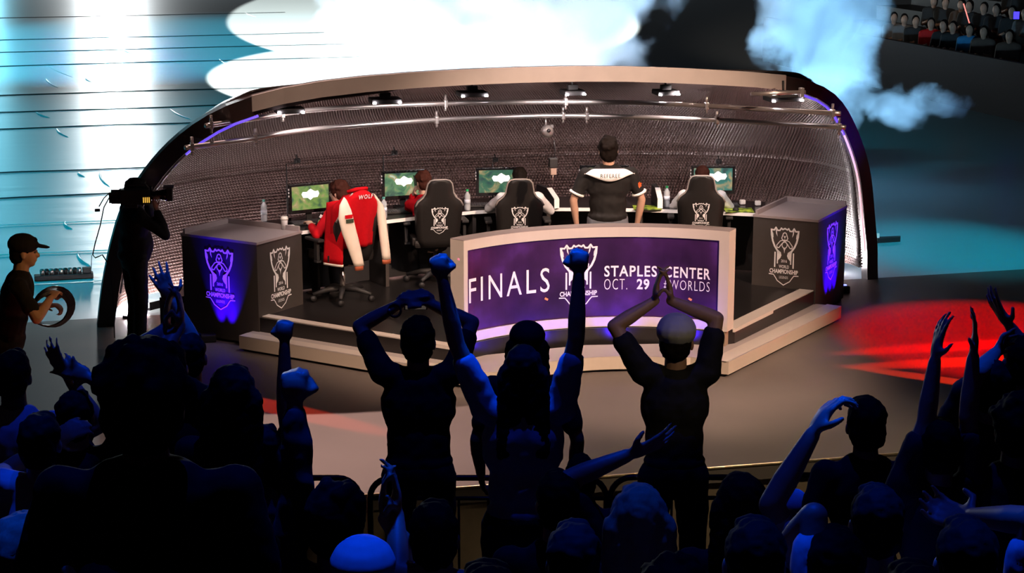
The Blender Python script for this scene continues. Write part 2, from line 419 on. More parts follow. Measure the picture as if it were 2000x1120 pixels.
# light smoothing of the outline
for _ in range(3):
    rim = [rim[0]] + [rim[i] * .5 + (rim[i - 1] + rim[i + 1]) * .25 for i in range(1, len(rim) - 1)] + [rim[-1]]
booth = bempty('player_booth')
tag(booth, 'dark clamshell player booth with a pale curved top band and foam lining', 'booth')
def inward(i):
    t = (rim[min(i + 1, len(rim) - 1)] - rim[max(i - 1, 0)]).normalized()
    c = Vector((-.4, rim[i].y, .3 if rim[i].z < 2.2 else -3)) - rim[i]
    c -= t * c.dot(t)
    c.y *= 0.2
    return c.normalized()
INW = [inward(i) for i in range(len(rim))]
rings = []
for i, P in enumerate(rim):
    w_ = 0.13 if P.x > -2 else 0.17
    n_ = INW[i]
    rings.append([P, P + n_ * w_, P + n_ * w_ + Vector((0, .16, 0)), P + Vector((0, .16, 0))])
m = MB(); m.sweep(rings, False); m.build('arch_frame', M_darkfas, booth)
# pale front band along the top
band = [P for P in rim if P.z > 2.54]
pp = []
for P in band:
    if -3.25 < P.x < 2.28: pp.append([P + Vector((0, -.035, 0.012)), P + Vector((0, -.035, -.135)), P + Vector((0, -.004, -.135)), P + Vector((0, -.004, 0.012))])
pp.sort(key=lambda r: r[0].x)
m = MB(); m.sweep(pp, False); m.build('top_band', M_fascia, booth)['label'] = 'pale flat band along the top of the arch'
# light tubes following the inner edge of the arch at both sides
def tube_along(idx, name, material):
    pts = [rim[i] + INW[i] * (0.19 if rim[i].x < 0 else .15) + Vector((0, .02, 0)) for i in idx]
    mm = MB(); mm.tube(pts, 0.012, 8); return mm.build(name, material, booth)
n = len(rim)
tube_along([i for i in range(4, 22)], 'edge_tube', M_tube)
tube_along([i for i in range(21, 27)], 'edge_tube', M_ledv)['label'] = 'violet glowing end of the edge tube'
tube_along([i for i in range(n - 21, n - 4)], 'edge_tube', mat('led_rose', (.9, .7, .8), .4, emit=(1., .62, .72), estr=.8))['label'] = 'rose white light tube on the inner edge'
tube_along([i for i in range(n - 27, n - 20)], 'edge_tube', M_ledv)['label'] = 'violet glowing top of the edge tube'

PROF = [(0.12, 4.20, .12, .12), (.6, 4.22, .6, .6), (1.1, 4.15, 1.1, 1.1), (1.5, 3.98, 1.5, 1.5), (1.85, 3.68, 1.85, 1.85), (2.1, 3.3, 2.05, 2.1), (2.3, 2.75, 2.22, 2.3), (2.45, 2.15, 2.38, 2.45), (2.56, 1.5, 2.48, 2.56), (2.62, .85, 2.52, 2.62)]
# cumulative length
cl = [0]
for a, b2 in zip(PROF, PROF[1:]): cl.append(cl[-1] + math.hypot(b2[0] - a[0], b2[1] - a[1]))
def S(phi, s):
    "phi -1..1 across, s arc length up the middle profile"
    for k in range(len(cl) - 1):
        if s <= cl[k + 1] or k == len(cl) - 2:
            t = (s - cl[k]) / (cl[k + 1] - cl[k]); break
    P = [PROF[k][j] + (PROF[k + 1][j] - PROF[k][j]) * t for j in range(4)]
    zm, qm, za = P[0], P[1], P[2]
    l = interp(RL, za) + .15; r = interp(RR, za) - .12; c = (l + r) / 2; h = (r - l) / 2
    a = phi * PI / 2
    e = .87
    p = c + h * math.copysign(abs(math.sin(a)) ** e, a)
    d = max(0.0, math.cos(a)) ** e
    qa = QR(za) + .1
    return Vector((p, qa + (qm - qa) * d, za + (zm - za) * d))
NU, NV = 540, 268
# equal-length spacing across, from the base line
base = [S(-1 + 2 * i / 2000, .2) for i in range(2001)]
acc = [0]
for a, b2 in zip(base, base[1:]): acc.append(acc[-1] + (b2 - a).length)
phis = []; j = 0
for i in range(NU + 1):
    L = acc[-1] * i / NU
    while j < 1999 and acc[j + 1] < L: j += 1
    phis.append(-1 + 2 * (j + (L - acc[j]) / max(1e-6, acc[j + 1] - acc[j])) / 2000)
rows = []
pts0 = [[S(ph, cl[-1] * v / NV) for ph in phis] for v in range(NV + 1)]
for v in range(NV + 1):
    row = []
    for u in range(NU + 1):
        P = pts0[v][u].copy()
        if v % 2 == 1 and 0 < u < NU and 0 < v < NV and u % 2 == (v // 2) % 2:
            du = pts0[v][u + 1] - pts0[v][u - 1]; dv = pts0[v + 1][u] - pts0[v - 1][u]
            nn = du.cross(dv)
            if nn.length > 1e-9:
                nn.normalize()
                if nn.y > 0: nn = -nn
                seam_gap = 0.3 if abs(v * cl[-1] / NV - 1.28) < .02 else 1
                P += nn * (0.038 * seam_gap)
        row.append(tuple(P))
    rows.append(row)
m = MB(); m.grid(rows, False); m.build('foam_lining', M_foam, booth)['label'] = 'dark pyramid foam lining the booth wall'
out = []
for v in range(0, 27):
    out.append([S(-1 + 2 * u / 60, cl[-1] * v / 26) + Vector((0, .07, .045 * (v / 26))) for u in range(61)])
m = MB(); m.grid(out, True); o = m.build('outer_shell', M_darkfas, booth)
sd = o.modifiers.new('thick', 'SOLIDIFY'); sd.thickness = 0.03
# floor-level light battens washing the foam
def foam_pt(p_, s=.15):
    best = min(phis, key=lambda ph: abs(S(ph, s).x - p_)); return S(best, s)
for k, p_ in enumerate((-4.33, -4.02, -3.68, -3.1, -2.5, -1.9, -1.3, -.7, -.1, .5, 1.1, 1.7, 2.3, 2.9, 3.42, 3.8)):
    A = foam_pt(p_ - .01); Bq = foam_pt(p_ + .01); d = (Bq - A); an = math.atan2(d.y, d.x)
    P = (A + Bq) / 2 + Vector((math.sin(an), -math.cos(an), 0)) * .12
    e = empty('floor_batten', tuple(Matrix.Rotation(A15, 3, 'Z') @ Vector((P.x, P.y, 0.3 if -3.3 < p_ < 2.9 else 0.0)) + Vector((OB.x, OB.y, 0))), A15 + an)
    hz = .06 if not (-3.3 < p_ < 2.9) else -.1
    mm = MB(); mm.box((0, 0, .015 if hz > 0 else .015), (.36, .1, .03)); mm.box((0, -.045, .05), (.36, .012, .07)); mm.build('housing', M_black, e)
    mm = MB(); mm.box((0, .005, .045), (.3, .07, .03), bev=.006); mm.build('lamp_bar', M_led, e)
    lab = {0: 'white light batten at the foot of the arch behind the camera operator', 1: 'white light batten between the camera operator and the violet-lit counter',
           2: 'white light batten just behind the violet-lit counter', 15: 'white light batten at the foot of the arch right of the counters'}
    if abs(p_ + .1) > -1:
        Lp = Matrix.Rotation(A15 + an, 3, 'Z') @ Vector((0, .035, .07)) + e.location; lamp('batten_lamp', 'AREA', Lp, Lp + Matrix.Rotation(A15 + an, 3, 'Z') @ Vector((0, .35, 1.0)), 9, (1.0, .86, .80), .3, sy=.03)
    tag(e, lab.get(k, 'white light batten on the booth floor behind the gaming desk'), 'light', 'light battens along the foam wall')

# two horizontal pipes with clamps
def pipe(pxs, z, lab, clamps):
    "pipe rail bent to follow the booth"
    pts = []
    for u, v in pxs:
        P = gz(u, v, z); X, Y = P.x - .9, P.y - 17
        pts.append(Vector((X * CA + Y * SA, -X * SA + Y * CA, z)))
    e = bempty('pipe_rail'); tag(e, lab, 'pipe', 'pipe rails under the visor')
    sm = []
    N_ = len(pts)
    for i in range(N_ - 1):
        a, b2, c, d = pts[max(i - 1, 0)], pts[i], pts[i + 1], pts[min(i + 2, N_ - 1)]
        for t in [x / 6 for x in range(6)]:
            sm.append(.5 * ((2 * b2) + (c - a) * t + (2 * a - 5 * b2 + 4 * c - d) * t * t + (3 * b2 - a - 3 * c + d) * t ** 3))
    sm.append(pts[-1])
    m = MB(); m.tube(sm, .024, 10); m.build('pipe', M_steel, e)
    for f in clamps:
        P = sm[int(f * (len(sm) - 1))]
        m = MB(); m.box(P, (.035, .065, .075), bev=.008); m.tube([P + Vector((0, 0, .03)), P + Vector((0, 0, .09))], .014, 8); m.tube([P - Vector((0, 0, .03)), P - Vector((0, 0, .075))], .012, 8)
        m.build('clamp', M_steel, e)
    return e
pipe([(362, 289), (480, 273), (600, 254), (820, 236), (1000, 228), (1100, 226), (1250, 229), (1400, 235), (1530, 242), (1652, 249)], 2.14, 'lower steel pipe rail bent along the foam wall', (.02, .14, .36, .565, .6, .79, .985))
pipe([(402, 246), (500, 231), (620, 214), (840, 203), (1000, 200), (1105, 199), (1250, 201), (1380, 207), (1500, 214), (1642, 222)], 2.3, 'upper steel pipe rail bent along the foam wall', (.02, .17, .355, .565, .785, .985))

# flat light fixtures hung under the visor
for k, (u, v, wpx) in enumerate(((565, 215, 55), (752, 196, 60), (922, 183, 56), (1118, 180, 42), (1300, 180, 44), (1530, 192, 70))):
    z = 2.40
    P = gz(u, v, z)
    e = empty('visor_light', P, A15); s_ = P.y / F_PX * wpx
    m = MB(); m.box((0, 0, 0), (s_, .22, .05), bev=.012); m.build('body', M_black, e)
    m = MB(); m.tube([(0, 0, 0.02), (0, 0.02, .17)], .012, 8); m.box((0, 0, .05), (.1, .06, .05)); m.build('bracket', M_black, e)
    for sx in (-1, 1):
        m = MB(); m.box((sx * s_ * .42, -.115, -.012), (.028, .014, .016)); m.build('indicator', M_led, e)
    where = ['at the far left under the visor', 'above the second monitor', 'above the third monitor', 'above the round wall camera', 'above and right of the referee', 'under the right end of the pale band']
    tag(e, 'flat black light fixture ' + where[k], 'light', 'fixtures under the visor')
# short pipe at the right end
P = gz(1520, 182, 2.48); e = empty('short_pipe', P, A15)
m = MB(); m.tube([(-.28, 0, 0), (.28, 0, 0)], .02, 8); m.build('pipe', M_steel, e)
m = MB(); m.box((.24, 0, 0), (.04, .06, .09), bev=.006); m.build('clamp', M_steel, e)
tag(e, 'short steel pipe with one clamp under the right end of the band', 'pipe')
# round wall camera
P = gz(1068, 257, 1.98); e = empty('round_camera', P, A15)
m = MB(); m.lathe((0, 0, 0), [(.001, -.06), (.045, -.05), (.062, -.02), (.066, .02), (.05, .06), (.001, .075)], 20, Matrix.Rotation(PI / 2 - .25, 3, 'X')); m.build('shell', M_steel, e)
m = MB(); m.lathe((0, -.0, 0), [(.001, .066), (.02, .07), (.02, .08), (.001, .084)], 14, Matrix.Rotation(PI / 2 - .25, 3, 'X')); m.build('lens', M_blackgloss, e)
m = MB(); m.tube([(0, .03, .04), (.0, .05, .14)], .012, 8); m.box((.06, .03, .05), (.03, .03, .03)); m.build('mount', M_steel, e)
tag(e, 'round silver camera hanging below the pipe rails', 'camera')
P = gz(1080, 318, 1.72); e = empty('wall_speaker', P, A15)
m = MB(); m.box((0, 0, 0), (.085, .07, .10), bev=.01); m.build('body', M_black, e)
m = MB(); m.box((0, -.005, -.085), (.06, .05, .07), bev=.006); m.build('bracket', mat('tan_plastic', (.35, .25, .2), .6), e)
m = MB(); m.tube([(0, 0, -.11), (0, 0, -.2)], .008, 6); m.build('stem', M_steel, e)
m = MB(); m.tube([(.01, .01, .04), (.03, .02, .12), (.02, .03, .22)], .005, 6); m.build('cable', M_black, e)
tag(e, 'small black unit on a stem left of the referee', 'camera')

# ------------------------------------------------------------------ platform, steps
ARC = (-.309, -1.898, 2.071)
def arcp(an, r=ARC[2]): return (ARC[0] + r * math.sin(an), ARC[1] + r * math.cos(an))
ANL, ANR = -.572, .735
inner_arc = [arcp(ANL + (ANR - ANL) * i / 24, ARC[2] - .03) for i in range(25)]
plat = bempty('booth_platform'); tag(plat, 'dark raised platform with pale edge strips under the booth', 'platform')
front = [(-3.28, 2.50), (-2.62, 1.84), (-3.12, 1.37), (-2.0, .22)] + [(-1.55, -.22)] + inner_arc[1:-1] + [(1.2, -.26), (2.60, 1.04), (2.09, 1.50), (2.74, 2.20)]
poly = front + [(3.3, 2.5), (3.5, 2.9), (3.0, 3.6), (1.5, 4.1), (-.3, 4.2), (-2.2, 4.0), (-3.6, 3.3), (-4.0, 2.5)]
m = MB(); m.prism(poly, .02, .296); m.build('deck', M_deck, plat)
def strip(a, b2, wd, z0, z1, name, material, parent):
    a = Vector((*a, 0)); b2 = Vector((*b2, 0)); d = (b2 - a).normalized(); n_ = Vector((-d.y, d.x, 0))
    if n_.y < 0: n_ = -n_
    mm = MB(); q = [a, b2, b2 + n_ * wd, a + n_ * wd]
    mm.prism([(x.x, x.y) for x in q], z0, z1); return mm.build(name, material, parent)
strip((-3.16, 1.47), (-1.55, -.24), .10, .27, .305, 'edge_strip', M_cream, plat)
strip((1.19, -.28), (2.64, 1.09), .15, .27, .305, 'edge_strip', M_cream, plat)
step = bempty('curved_step'); tag(step, 'pale step running around the front of the booth platform', 'step')
outer_arc = [arcp(-.62 + 1.17 * i / 20, ARC[2] - .565) for i in range(21)]
outer_arc = [(p, q) for p, q in outer_arc if -1.5 < p < .55]
stepfront = [(-3.34, 1.26), (-1.75, -.42), (-1.52, -.60)] + outer_arc + [(.62, -.62), (.90, -.87), (2.84, .88)]
m = MB(); m.prism(stepfront + [(2.5, 1.15), (1.1, -.2), (-.2, .0), (-1.6, -.1), (-3.1, 1.5)], .03, .15)
m.build('riser', M_creamd, step)
m = MB(); m.prism(stepfront + [(2.5, 1.15), (1.1, -.2), (-.2, .05), (-1.6, -.1), (-3.1, 1.5)], .151, .156); m.build('tread', mat('tread_grey', (.42, .37, .36), .4, var=.08, scale=5), step)
m = MB(); m.prism([(x * .985 + (-.3) * .015, y + .05) for x, y in stepfront] + [(2.5, 1.15), (1.1, -.15), (-.2, .05), (-1.6, -.05), (-3.0, 1.5)], 0, .03); m.build('plinth', M_black, step)
strip((-3.34, 1.26), (-1.52, -.64), .13, .1565, .159, 'edge_strip', M_cream, step)
strip((.88, -.87), (2.84, .88), .16, .1565, .159, 'edge_strip', M_cream, step)

# ------------------------------------------------------------------ curved front desk with banner
desk = bempty('front_desk'); tag(desk, 'curved presentation desk with a purple banner in a pale frame', 'desk')
def arc_slab(a0, a1, r0, r1, z0, z1, name, material, parent, n=28):
    rings = []
    for i in range(n + 1):
        an = a0 + (a1 - a0) * i / n
        (x0, y0), (x1, y1) = arcp(an, r0), arcp(an, r1)
        rings.append([(x0, y0, z0), (x1, y1, z0), (x1, y1, z1), (x0, y0, z1)])
    mm = MB(); mm.sweep(rings, False); return mm.build(name, material, parent)
R0 = ARC[2]
fr = M_cream
arc_slab(ANL, ANR, R0, R0 + .17, 1.175, 1.27, 'frame_rail', fr, desk)
arc_slab(ANL, ANR, R0, R0 + .17, .30, .392, 'frame_rail', fr, desk)
arc_slab(ANL, ANL + .025, R0, R0 + .17, .392, 1.175, 'frame_post', fr, desk, 2)
arc_slab(ANR - .048, ANR, R0, R0 + .17, .392, 1.175, 'frame_post', fr, desk, 2)
arc_slab(ANL, ANR, R0 + .001, R0 + .169, 1.27, 1.276, 'desk_top', M_countertop, desk)
arc_slab(ANL + .02, ANR - .02, R0 + .03, R0 + .15, .156, .30, 'kick_plate', M_black, desk)
arc_slab(ANR - .05, ANR - .01, R0 + .01, R0 + .16, .156, .30, 'foot_block', mat('brown_block', (.3, .22, .16), .5), desk, 2)
def banner_mat():
    mt = bpy.data.materials.new('banner_print'); mt.use_nodes = True; nt = mt.node_tree; b = nt.nodes['Principled BSDF']
    tc = nt.nodes.new('ShaderNodeTexCoord'); n1 = nt.nodes.new('ShaderNodeTexNoise'); n1.inputs['Scale'].default_value = 1.7; n1.inputs['Detail'].default_value = 6
    nt.links.new(tc.outputs['Object'], n1.inputs['Vector'])
    r = nt.nodes.new('ShaderNodeValToRGB'); e = r.color_ramp.elements
    e[0].position = .35; e[0].color = (.022, .006, .042, 1); e[1].position = .68; e[1].color = (.10, .032, .25, 1)
    k = e.new(.5); k.color = (.046, .013, .085, 1)
    nt.links.new(n1.outputs['Fac'], r.inputs[0]); nt.links.new(r.outputs[0], b.inputs['Base Color'])
    b.inputs['Roughness'].default_value = .35
    return mt
arc_slab(ANL + .024, ANR - .047, R0 + .02, R0 + .04, .39, 1.178, 'banner', banner_mat(), desk)['label'] = 'purple printed banner'
M_text = mat('banner_lettering', (.9, .88, .9), .5, var=.02)
def on_arc(s0, z0):
    def f(x, y):
        an = (s0 + x) / R0; p, q = arcp(an, R0 + .014); return (p, q, z0 + y)
    return f
decal('lettering', text_w('FINALS', .90, .235, .0, 1.25), on_arc(-.655, .785), M_text, desk, 'white capital word FINALS')
g = (EMB[0], EMB[1])
decal('emblem', ([(x * .182, y * .178) for x, y in EMB[0]], EMB[1]), on_arc(.08, 1.10), M_text, desk, 'white championship cup emblem')
decal('lettering', text_w('STAPLES', .50, .108, .02, 1.15), on_arc(.58, .84), M_text, desk, 'white capital word STAPLES')
decal('lettering', text_w('CENTER', .44, .108, .02, 1.15), on_arc(1.12, .84), M_text, desk, 'white capital word CENTER')
decal('lettering', text_w('OCT.', .22, .105, -.012, 1.2), on_arc(.44, .712), M_text, desk, 'thin white word OCT.')
decal('lettering', text_w('29', .12, .105, .03, 1.1), on_arc(.70, .712), M_text, desk, 'bold white number 29')
decal('lettering', text_w('|', .012, .115, .0), on_arc(.835, .712), M_text, desk, 'thin white divider')
decal('lettering', text_w('#WORLDS', .44, .105, -.012, 1.2), on_arc(1.115, .712), M_text, desk, 'thin white word WORLDS')
# confetti stuck to the banner
for k, (an, z, c) in enumerate(((-.115, .60, 'orange'), (.555, .585, 'orange'), (-.60, 1.11, 'rose'))):
    e = empty('confetti', tuple(Matrix.Rotation(A15, 3, 'Z') @ Vector((*arcp(an, R0 + .012), z)) + Vector((OB.x, OB.y, 0))), A15 - an)
    m = MB(); m.box((0, 0, 0), (.035, .004, .02), Matrix.Rotation(.5, 3, 'Y')); m.build('paper', mat('confetti_' + c, (.85, .3, .1) if c == 'orange' else (.7, .3, .45), .6), e)
    tag(e, ['orange confetti scrap on the banner under the S of FINALS', 'orange confetti scrap on the banner under WORLDS', 'rose confetti scrap at the top left of the banner'][k], 'confetti')

for an in (-.42, -.1, .22, .54):
    Pq = Matrix.Rotation(A15, 3, 'Z') @ Vector((*arcp(an, R0 - .30), .19)) + Vector((OB.x, OB.y, 0)); Tq = Matrix.Rotation(A15, 3, 'Z') @ Vector((*arcp(an, R0), .50)) + Vector((OB.x, OB.y, 0))
    lamp('violet_lamp', 'SPOT', Pq, Tq, 10, (.05, .01, 1), 110, .8, .01)
# ------------------------------------------------------------------ counters with violet-lit emblems
def counter(near, left, right, lab, left_out):
    n_, l_, r_ = Vector((*near, 0)), Vector((*left, 0)), Vector((*right, 0))
    bk = l_ + r_ - n_
    e = bempty('side_counter'); tag(e, lab, 'counter')
    c = (n_ + bk) / 2
    def ins(v, k): return tuple((c + (v - c) * k)[:2])
    m = MB(); m.prism([ins(v, 1.0) for v in (n_, r_, bk, l_)], .03, 1.025); m.build('cabinet', M_counter, e)
    m = MB(); m.prism([ins(v, 1.015) for v in (n_, r_, bk, l_)], 1.025, 1.05); m.build('worktop', M_countertop, e)
    m = MB(); m.prism([ins(v, .95) for v in (n_, r_, bk, l_)], 0, .03); m.build('plinth', M_black, e)
    def face(a, b2):
        mid = (a + b2) / 2; d = (b2 - a).normalized(); nn = Vector((d.y, -d.x, 0))
        if (mid - c).dot(nn) < 0: nn = -nn
        return mid, d, nn
    for a, b2, glow in ((l_, n_, left_out), (n_, r_, not left_out)):
        mid, d, nn = face(a, b2)
        def f(x, y, mid=mid, d=d, nn=nn): v = mid + d * x + nn * .004; return (v.x, v.y, .93 + y)
        if glow:
            Lw = Matrix.Rotation(A15, 3, 'Z') @ Vector((*(mid + nn * .10).xy, .07)) + Vector((OB.x, OB.y, 0)); Tw = Matrix.Rotation(A15, 3, 'Z') @ Vector((*(mid - nn * .06).xy, .75)) + Vector((OB.x, OB.y, 0))
            for q_ in (-.13, 0, .13):
                dw = Matrix.Rotation(A15, 3, 'Z') @ (d * q_); lamp('violet_lamp', 'AREA', Lw + dw, Tw + dw, 4.5, (.03, .0, 1), .03, sy=.03, spread=45)
        L = (b2 - a).length; hw = .175 if glow else .155
        mt = mat('emblem_violet_lit', (.45, .3, .9), .5, emit=(.30, .07, 1.0), estr=.55) if glow else M_print  # violet uplight on the outer print is put into its colour and emission
        decal('emblem', ([(x * hw, y * .175) for x, y in EMB[0]], EMB[1]), f, mt, e, ('violet-lit, glow painted in,' if glow else 'white') + ' championship cup emblem')
    for a, b2 in ((r_, bk), (l_, bk)):
        mid, d, nn = face(a, b2); q0, q1 = a - nn * .02, b2 - nn * .02
        m = MB(); m.prism([tuple(x.xy) for x in (q0, q1, q1 - nn * .025, q0 - nn * .025)], 1.05, 1.10); m.build('back_lip', M_countertop, e)
    return e, face
cL, _ = counter((-3.13, 1.36), (-3.79, 2.02), (-2.62, 1.84), 'charcoal counter at the left end with a violet-lit emblem on its outer side', True)
cR, _ = counter((2.61, 1.03), (2.09, 1.50), (3.26, 1.73), 'charcoal counter at the right end with a violet-lit emblem on its outer side', False)
def bl(p, q, z): return tuple(B(p, q, z))
# ------------------------------------------------------------------ gaming desk
gd = bempty('gaming_desk'); tag(gd, 'long black gaming desk curving along the foam wall', 'desk')
DK = [(-2.64, 1.95), (-2.2, 2.12), (-1.63, 2.33), (-1.1, 2.5), (-.63, 2.61), (-.2, 2.62), (.17, 2.57), (.65, 2.44), (1.1, 2.27), (1.7, 1.98), (2.2, 1.69)]
def dkn(i):
    a = DK[max(i - 1, 0)]; b2 = DK[min(i + 1, len(DK) - 1)]; d = Vector((b2[0] - a[0], b2[1] - a[1])).normalized(); return Vector((-d.y, d.x))
def dk_slab(o0, o1, z0, z1, name, material):
    rings = []
    for i, (x, y) in enumerate(DK):
        n_ = dkn(i); A = Vector((x, y)) + n_ * o0; C = Vector((x, y)) + n_ * o1
        rings.append([(A.x, A.y, z0), (C.x, C.y, z0), (C.x, C.y, z1), (A.x, A.y, z1)])
    mm = MB(); mm.sweep(rings, False); return mm.build(name, material, gd)
dk_slab(0.012, .72, .985, 1.02, 'desk_top', M_blackgloss)
dk_slab(0, .012, .985, 1.021, 'front_edge', M_white)['label'] = 'thin front edge, its highlight painted white'  # white strip paints the highlight line along the desk edge
dk_slab(.40, .43, .31, .98, 'modesty_panel', M_black)
for i in range(0, 11, 2):
    n_ = dkn(i); A = Vector(DK[i]) + n_ * .05; C = Vector(DK[i]) + n_ * .66; d = Vector((n_.y, -n_.x)) * .02
    m = MB(); m.prism([tuple(A - d), tuple(A + d), tuple(C + d), tuple(C - d)], .30, .984); m.build('support_panel', mat('dark_brown_panel', (.05, .04, .035), .5), gd)
def desk_at(u, v, z):
    P = gz(u, v, z); return P
# white angled dividers standing on the desk
def divider(u, v, yaw, lab, fl=1):
    P = gz(u, v, 1.022); e = empty('desk_divider', P, yaw)
    pr = [(0, 0), (0, .10), (.20, .185), (.50, .185), (.50, 0)]
    vs = [(-.025, a, b2) for a, b2 in pr] + [(.025, a, b2) for a, b2 in pr]; n_ = 5
    m = MB(); m.add(vs, [tuple(range(5))[::-1], tuple(range(5, 10))] + [(i, (i + 1) % 5, (i + 1) % 5 + 5, i + 5) for i in range(5)])
    m.build('panel', M_black, e)
    m = MB(); m.box((0, -.004, .05), (.056, .008, .10)); M_ = Matrix.Rotation(math.atan2(.085, .20), 3, 'X'); m.box((0, .098, .146), (.056, math.hypot(.085, .20), .008), M_)
    m.build('front_strip', M_white, e)
    tag(e, lab, 'divider', 'white-edged desk dividers')
divider(1087, 407, math.radians(22), 'white-edged divider on the desk just left of the referee')
divider(1289, 407, math.radians(4), 'white-edged divider on the desk right of the referee, left of a bottle')
divider(897, 417, math.radians(24), 'white-edged divider on the desk between the second and third player')

# ------------------------------------------------------------------ monitors
def screen_mat(k, tint):
    mt = bpy.data.materials.new('screen_picture'); mt.use_nodes = True; nt = mt.node_tree; b = nt.nodes['Principled BSDF']
    tc = nt.nodes.new('ShaderNodeTexCoord'); mp = nt.nodes.new('ShaderNodeMapping'); mp.inputs['Location'].default_value = (k * 3.1, 0, k)
    n1 = nt.nodes.new('ShaderNodeTexNoise'); n1.inputs['Scale'].default_value = 9; n1.inputs['Detail'].default_value = 6; n1.inputs['Distortion'].default_value = .6
    nt.links.new(tc.outputs['Object'], mp.inputs[0]); nt.links.new(mp.outputs[0], n1.inputs['Vector'])
    r = nt.nodes.new('ShaderNodeValToRGB'); e = r.color_ramp.elements
    e[0].position = .32; e[0].color = (.02, .05, .05, 1); e[1].position = .72; e[1].color = tint[1]
    a = e.new(.5); a.color = tint[0]; a = e.new(.64); a.color = (.35, .25, .12, 1)
    nt.links.new(n1.outputs['Color'], r.inputs[0]); nt.links.new(n1.outputs['Fac'], r.inputs[0])
    nt.links.new(r.outputs[0], b.inputs['Emission Color']); b.inputs['Emission Strength'].default_value = 1.15
    b.inputs['Base Color'].default_value = (.02, .02, .02, 1); b.inputs['Roughness'].default_value = .3
    return mt
M_logo = mat('screen_logo', (.9, .9, .9), .5, emit=(1, 1, .98), estr=.95)
def monitor(u, v, yaw, k, tint, lab, w_=.50, h_=.31, logo=True, lx=0):
    "u, v: bottom centre of the bezel"
    P = gz(u, v, 1.12); e = empty('monitor', (P.x, P.y, 1.0205), math.radians(yaw))
    m = MB(); m.box((0, .02, .10 + h_ / 2), (w_, .035, h_), bev=.006); m.build('bezel', M_blackgloss, e)
    s = MB(); s.box((0, .001, .10 + h_ / 2 + .006), (w_ - .06, .004, h_ - .066)); scr_ = s.build('screen', screen_mat(k, tint), e)
    m = MB(); m.box((0, .05, .09), (.06, .02, .18)); m.lathe((0, .06, 0), [(.1, 0), (.1, .012), (.02, .016)], 20); m.build('stand', M_black, e)
    m = MB()
    for sx in (-1, 1):
        for j in range(3): m.box((sx * (w_ / 2 + .004), .0, .10 + h_ * (.62 + .11 * j)), (.008, .012, .018))
    m.build('side_lights', M_print, e)
    if logo:
        pts = [(-.1, .01), (-.085, .035), (-.04, .03), (-.01, .055), (.005, .06), (.02, .05), (.05, .032), (.085, .036), (.1, .005), (.08, -.03), (.03, -.032), (0, -.055), (-.03, -.03), (-.08, -.028)]
        m = MB(); m.add([(x + lx, -.0025, .10 + h_ / 2 + .035 + y) for x, y in pts], [tuple(range(len(pts)))]); m.build('splash_logo', M_logo, scr_, recalc=False)
    tag(e, lab, 'monitor', 'monitors on the gaming desk')
    return e
G1 = ((.16, .26, .06, 1), (.55, .68, .30, 1)); G2 = ((.10, .22, .10, 1), (.45, .62, .50, 1)); G3 = ((.04, .13, .07, 1), (.25, .50, .38, 1)); G5 = ((.03, .16, .13, 1), (.22, .50, .52, 1))
monitor(607, 416, 30, 1, G1, 'monitor with a yellow-green game screen and white splash, nearest the left counter', .47)
monitor(789, 389, 20, 2, G2, 'monitor with a pale green game screen in a violet-lit frame, second along the desk', .48)
monitor(975, 383, 8, 3, G3, 'monitor with a dark green game screen left of the third chair', .5, lx=.02)
monitor(1180, 378, 2, 4, G3, 'monitor hidden behind the referee with one green corner showing', .54, logo=False)
monitor(1392, 379, 0, 5, G5, 'monitor with a teal game screen behind the rightmost chair', .48, lx=.05)
# thin posts with small webcams above the monitors
for (u, v, vt, ur, lab) in ((562, 428, 322, 584, 'webcam boom beside the leftmost monitor'), (750, 400, 302, 773, 'webcam boom above the second monitor'), (962, 388, 315, 968, 'webcam boom above the third monitor'), (1400, 380, 318, 1402, 'webcam boom above the rightmost monitor')):
    P = gz(u, v, 1.022); e = empty('webcam_boom', P, 0)
    h_ = (v - vt) / 186.0 * 1.02; dx = (ur - u) / 186.0
    m = MB(); m.tube([(0, 0, 0), (0, 0, h_), (dx * .9 + .001, -.02, h_ + .012)], .007, 6); m.lathe((0, 0, 0), [(.035, 0), (.035, .008), (.008, .012)], 12); m.build('post', M_black, e)
    m = MB(); m.box((dx, -.02, h_ + .035), (.065, .06, .045), bev=.01); m.lathe((dx, -.05, h_ + .035), [(.016, -.01), (.016, .012)], 10, Matrix.Rotation(PI / 2, 3, 'X')); m.tube([(dx, -.02, h_ + .05), (dx - .01, -.02, h_ + .10)], .008, 6); m.build('webcam', M_black, e)
    tag(e, 'black ' + lab, 'camera', 'webcams above the monitors')
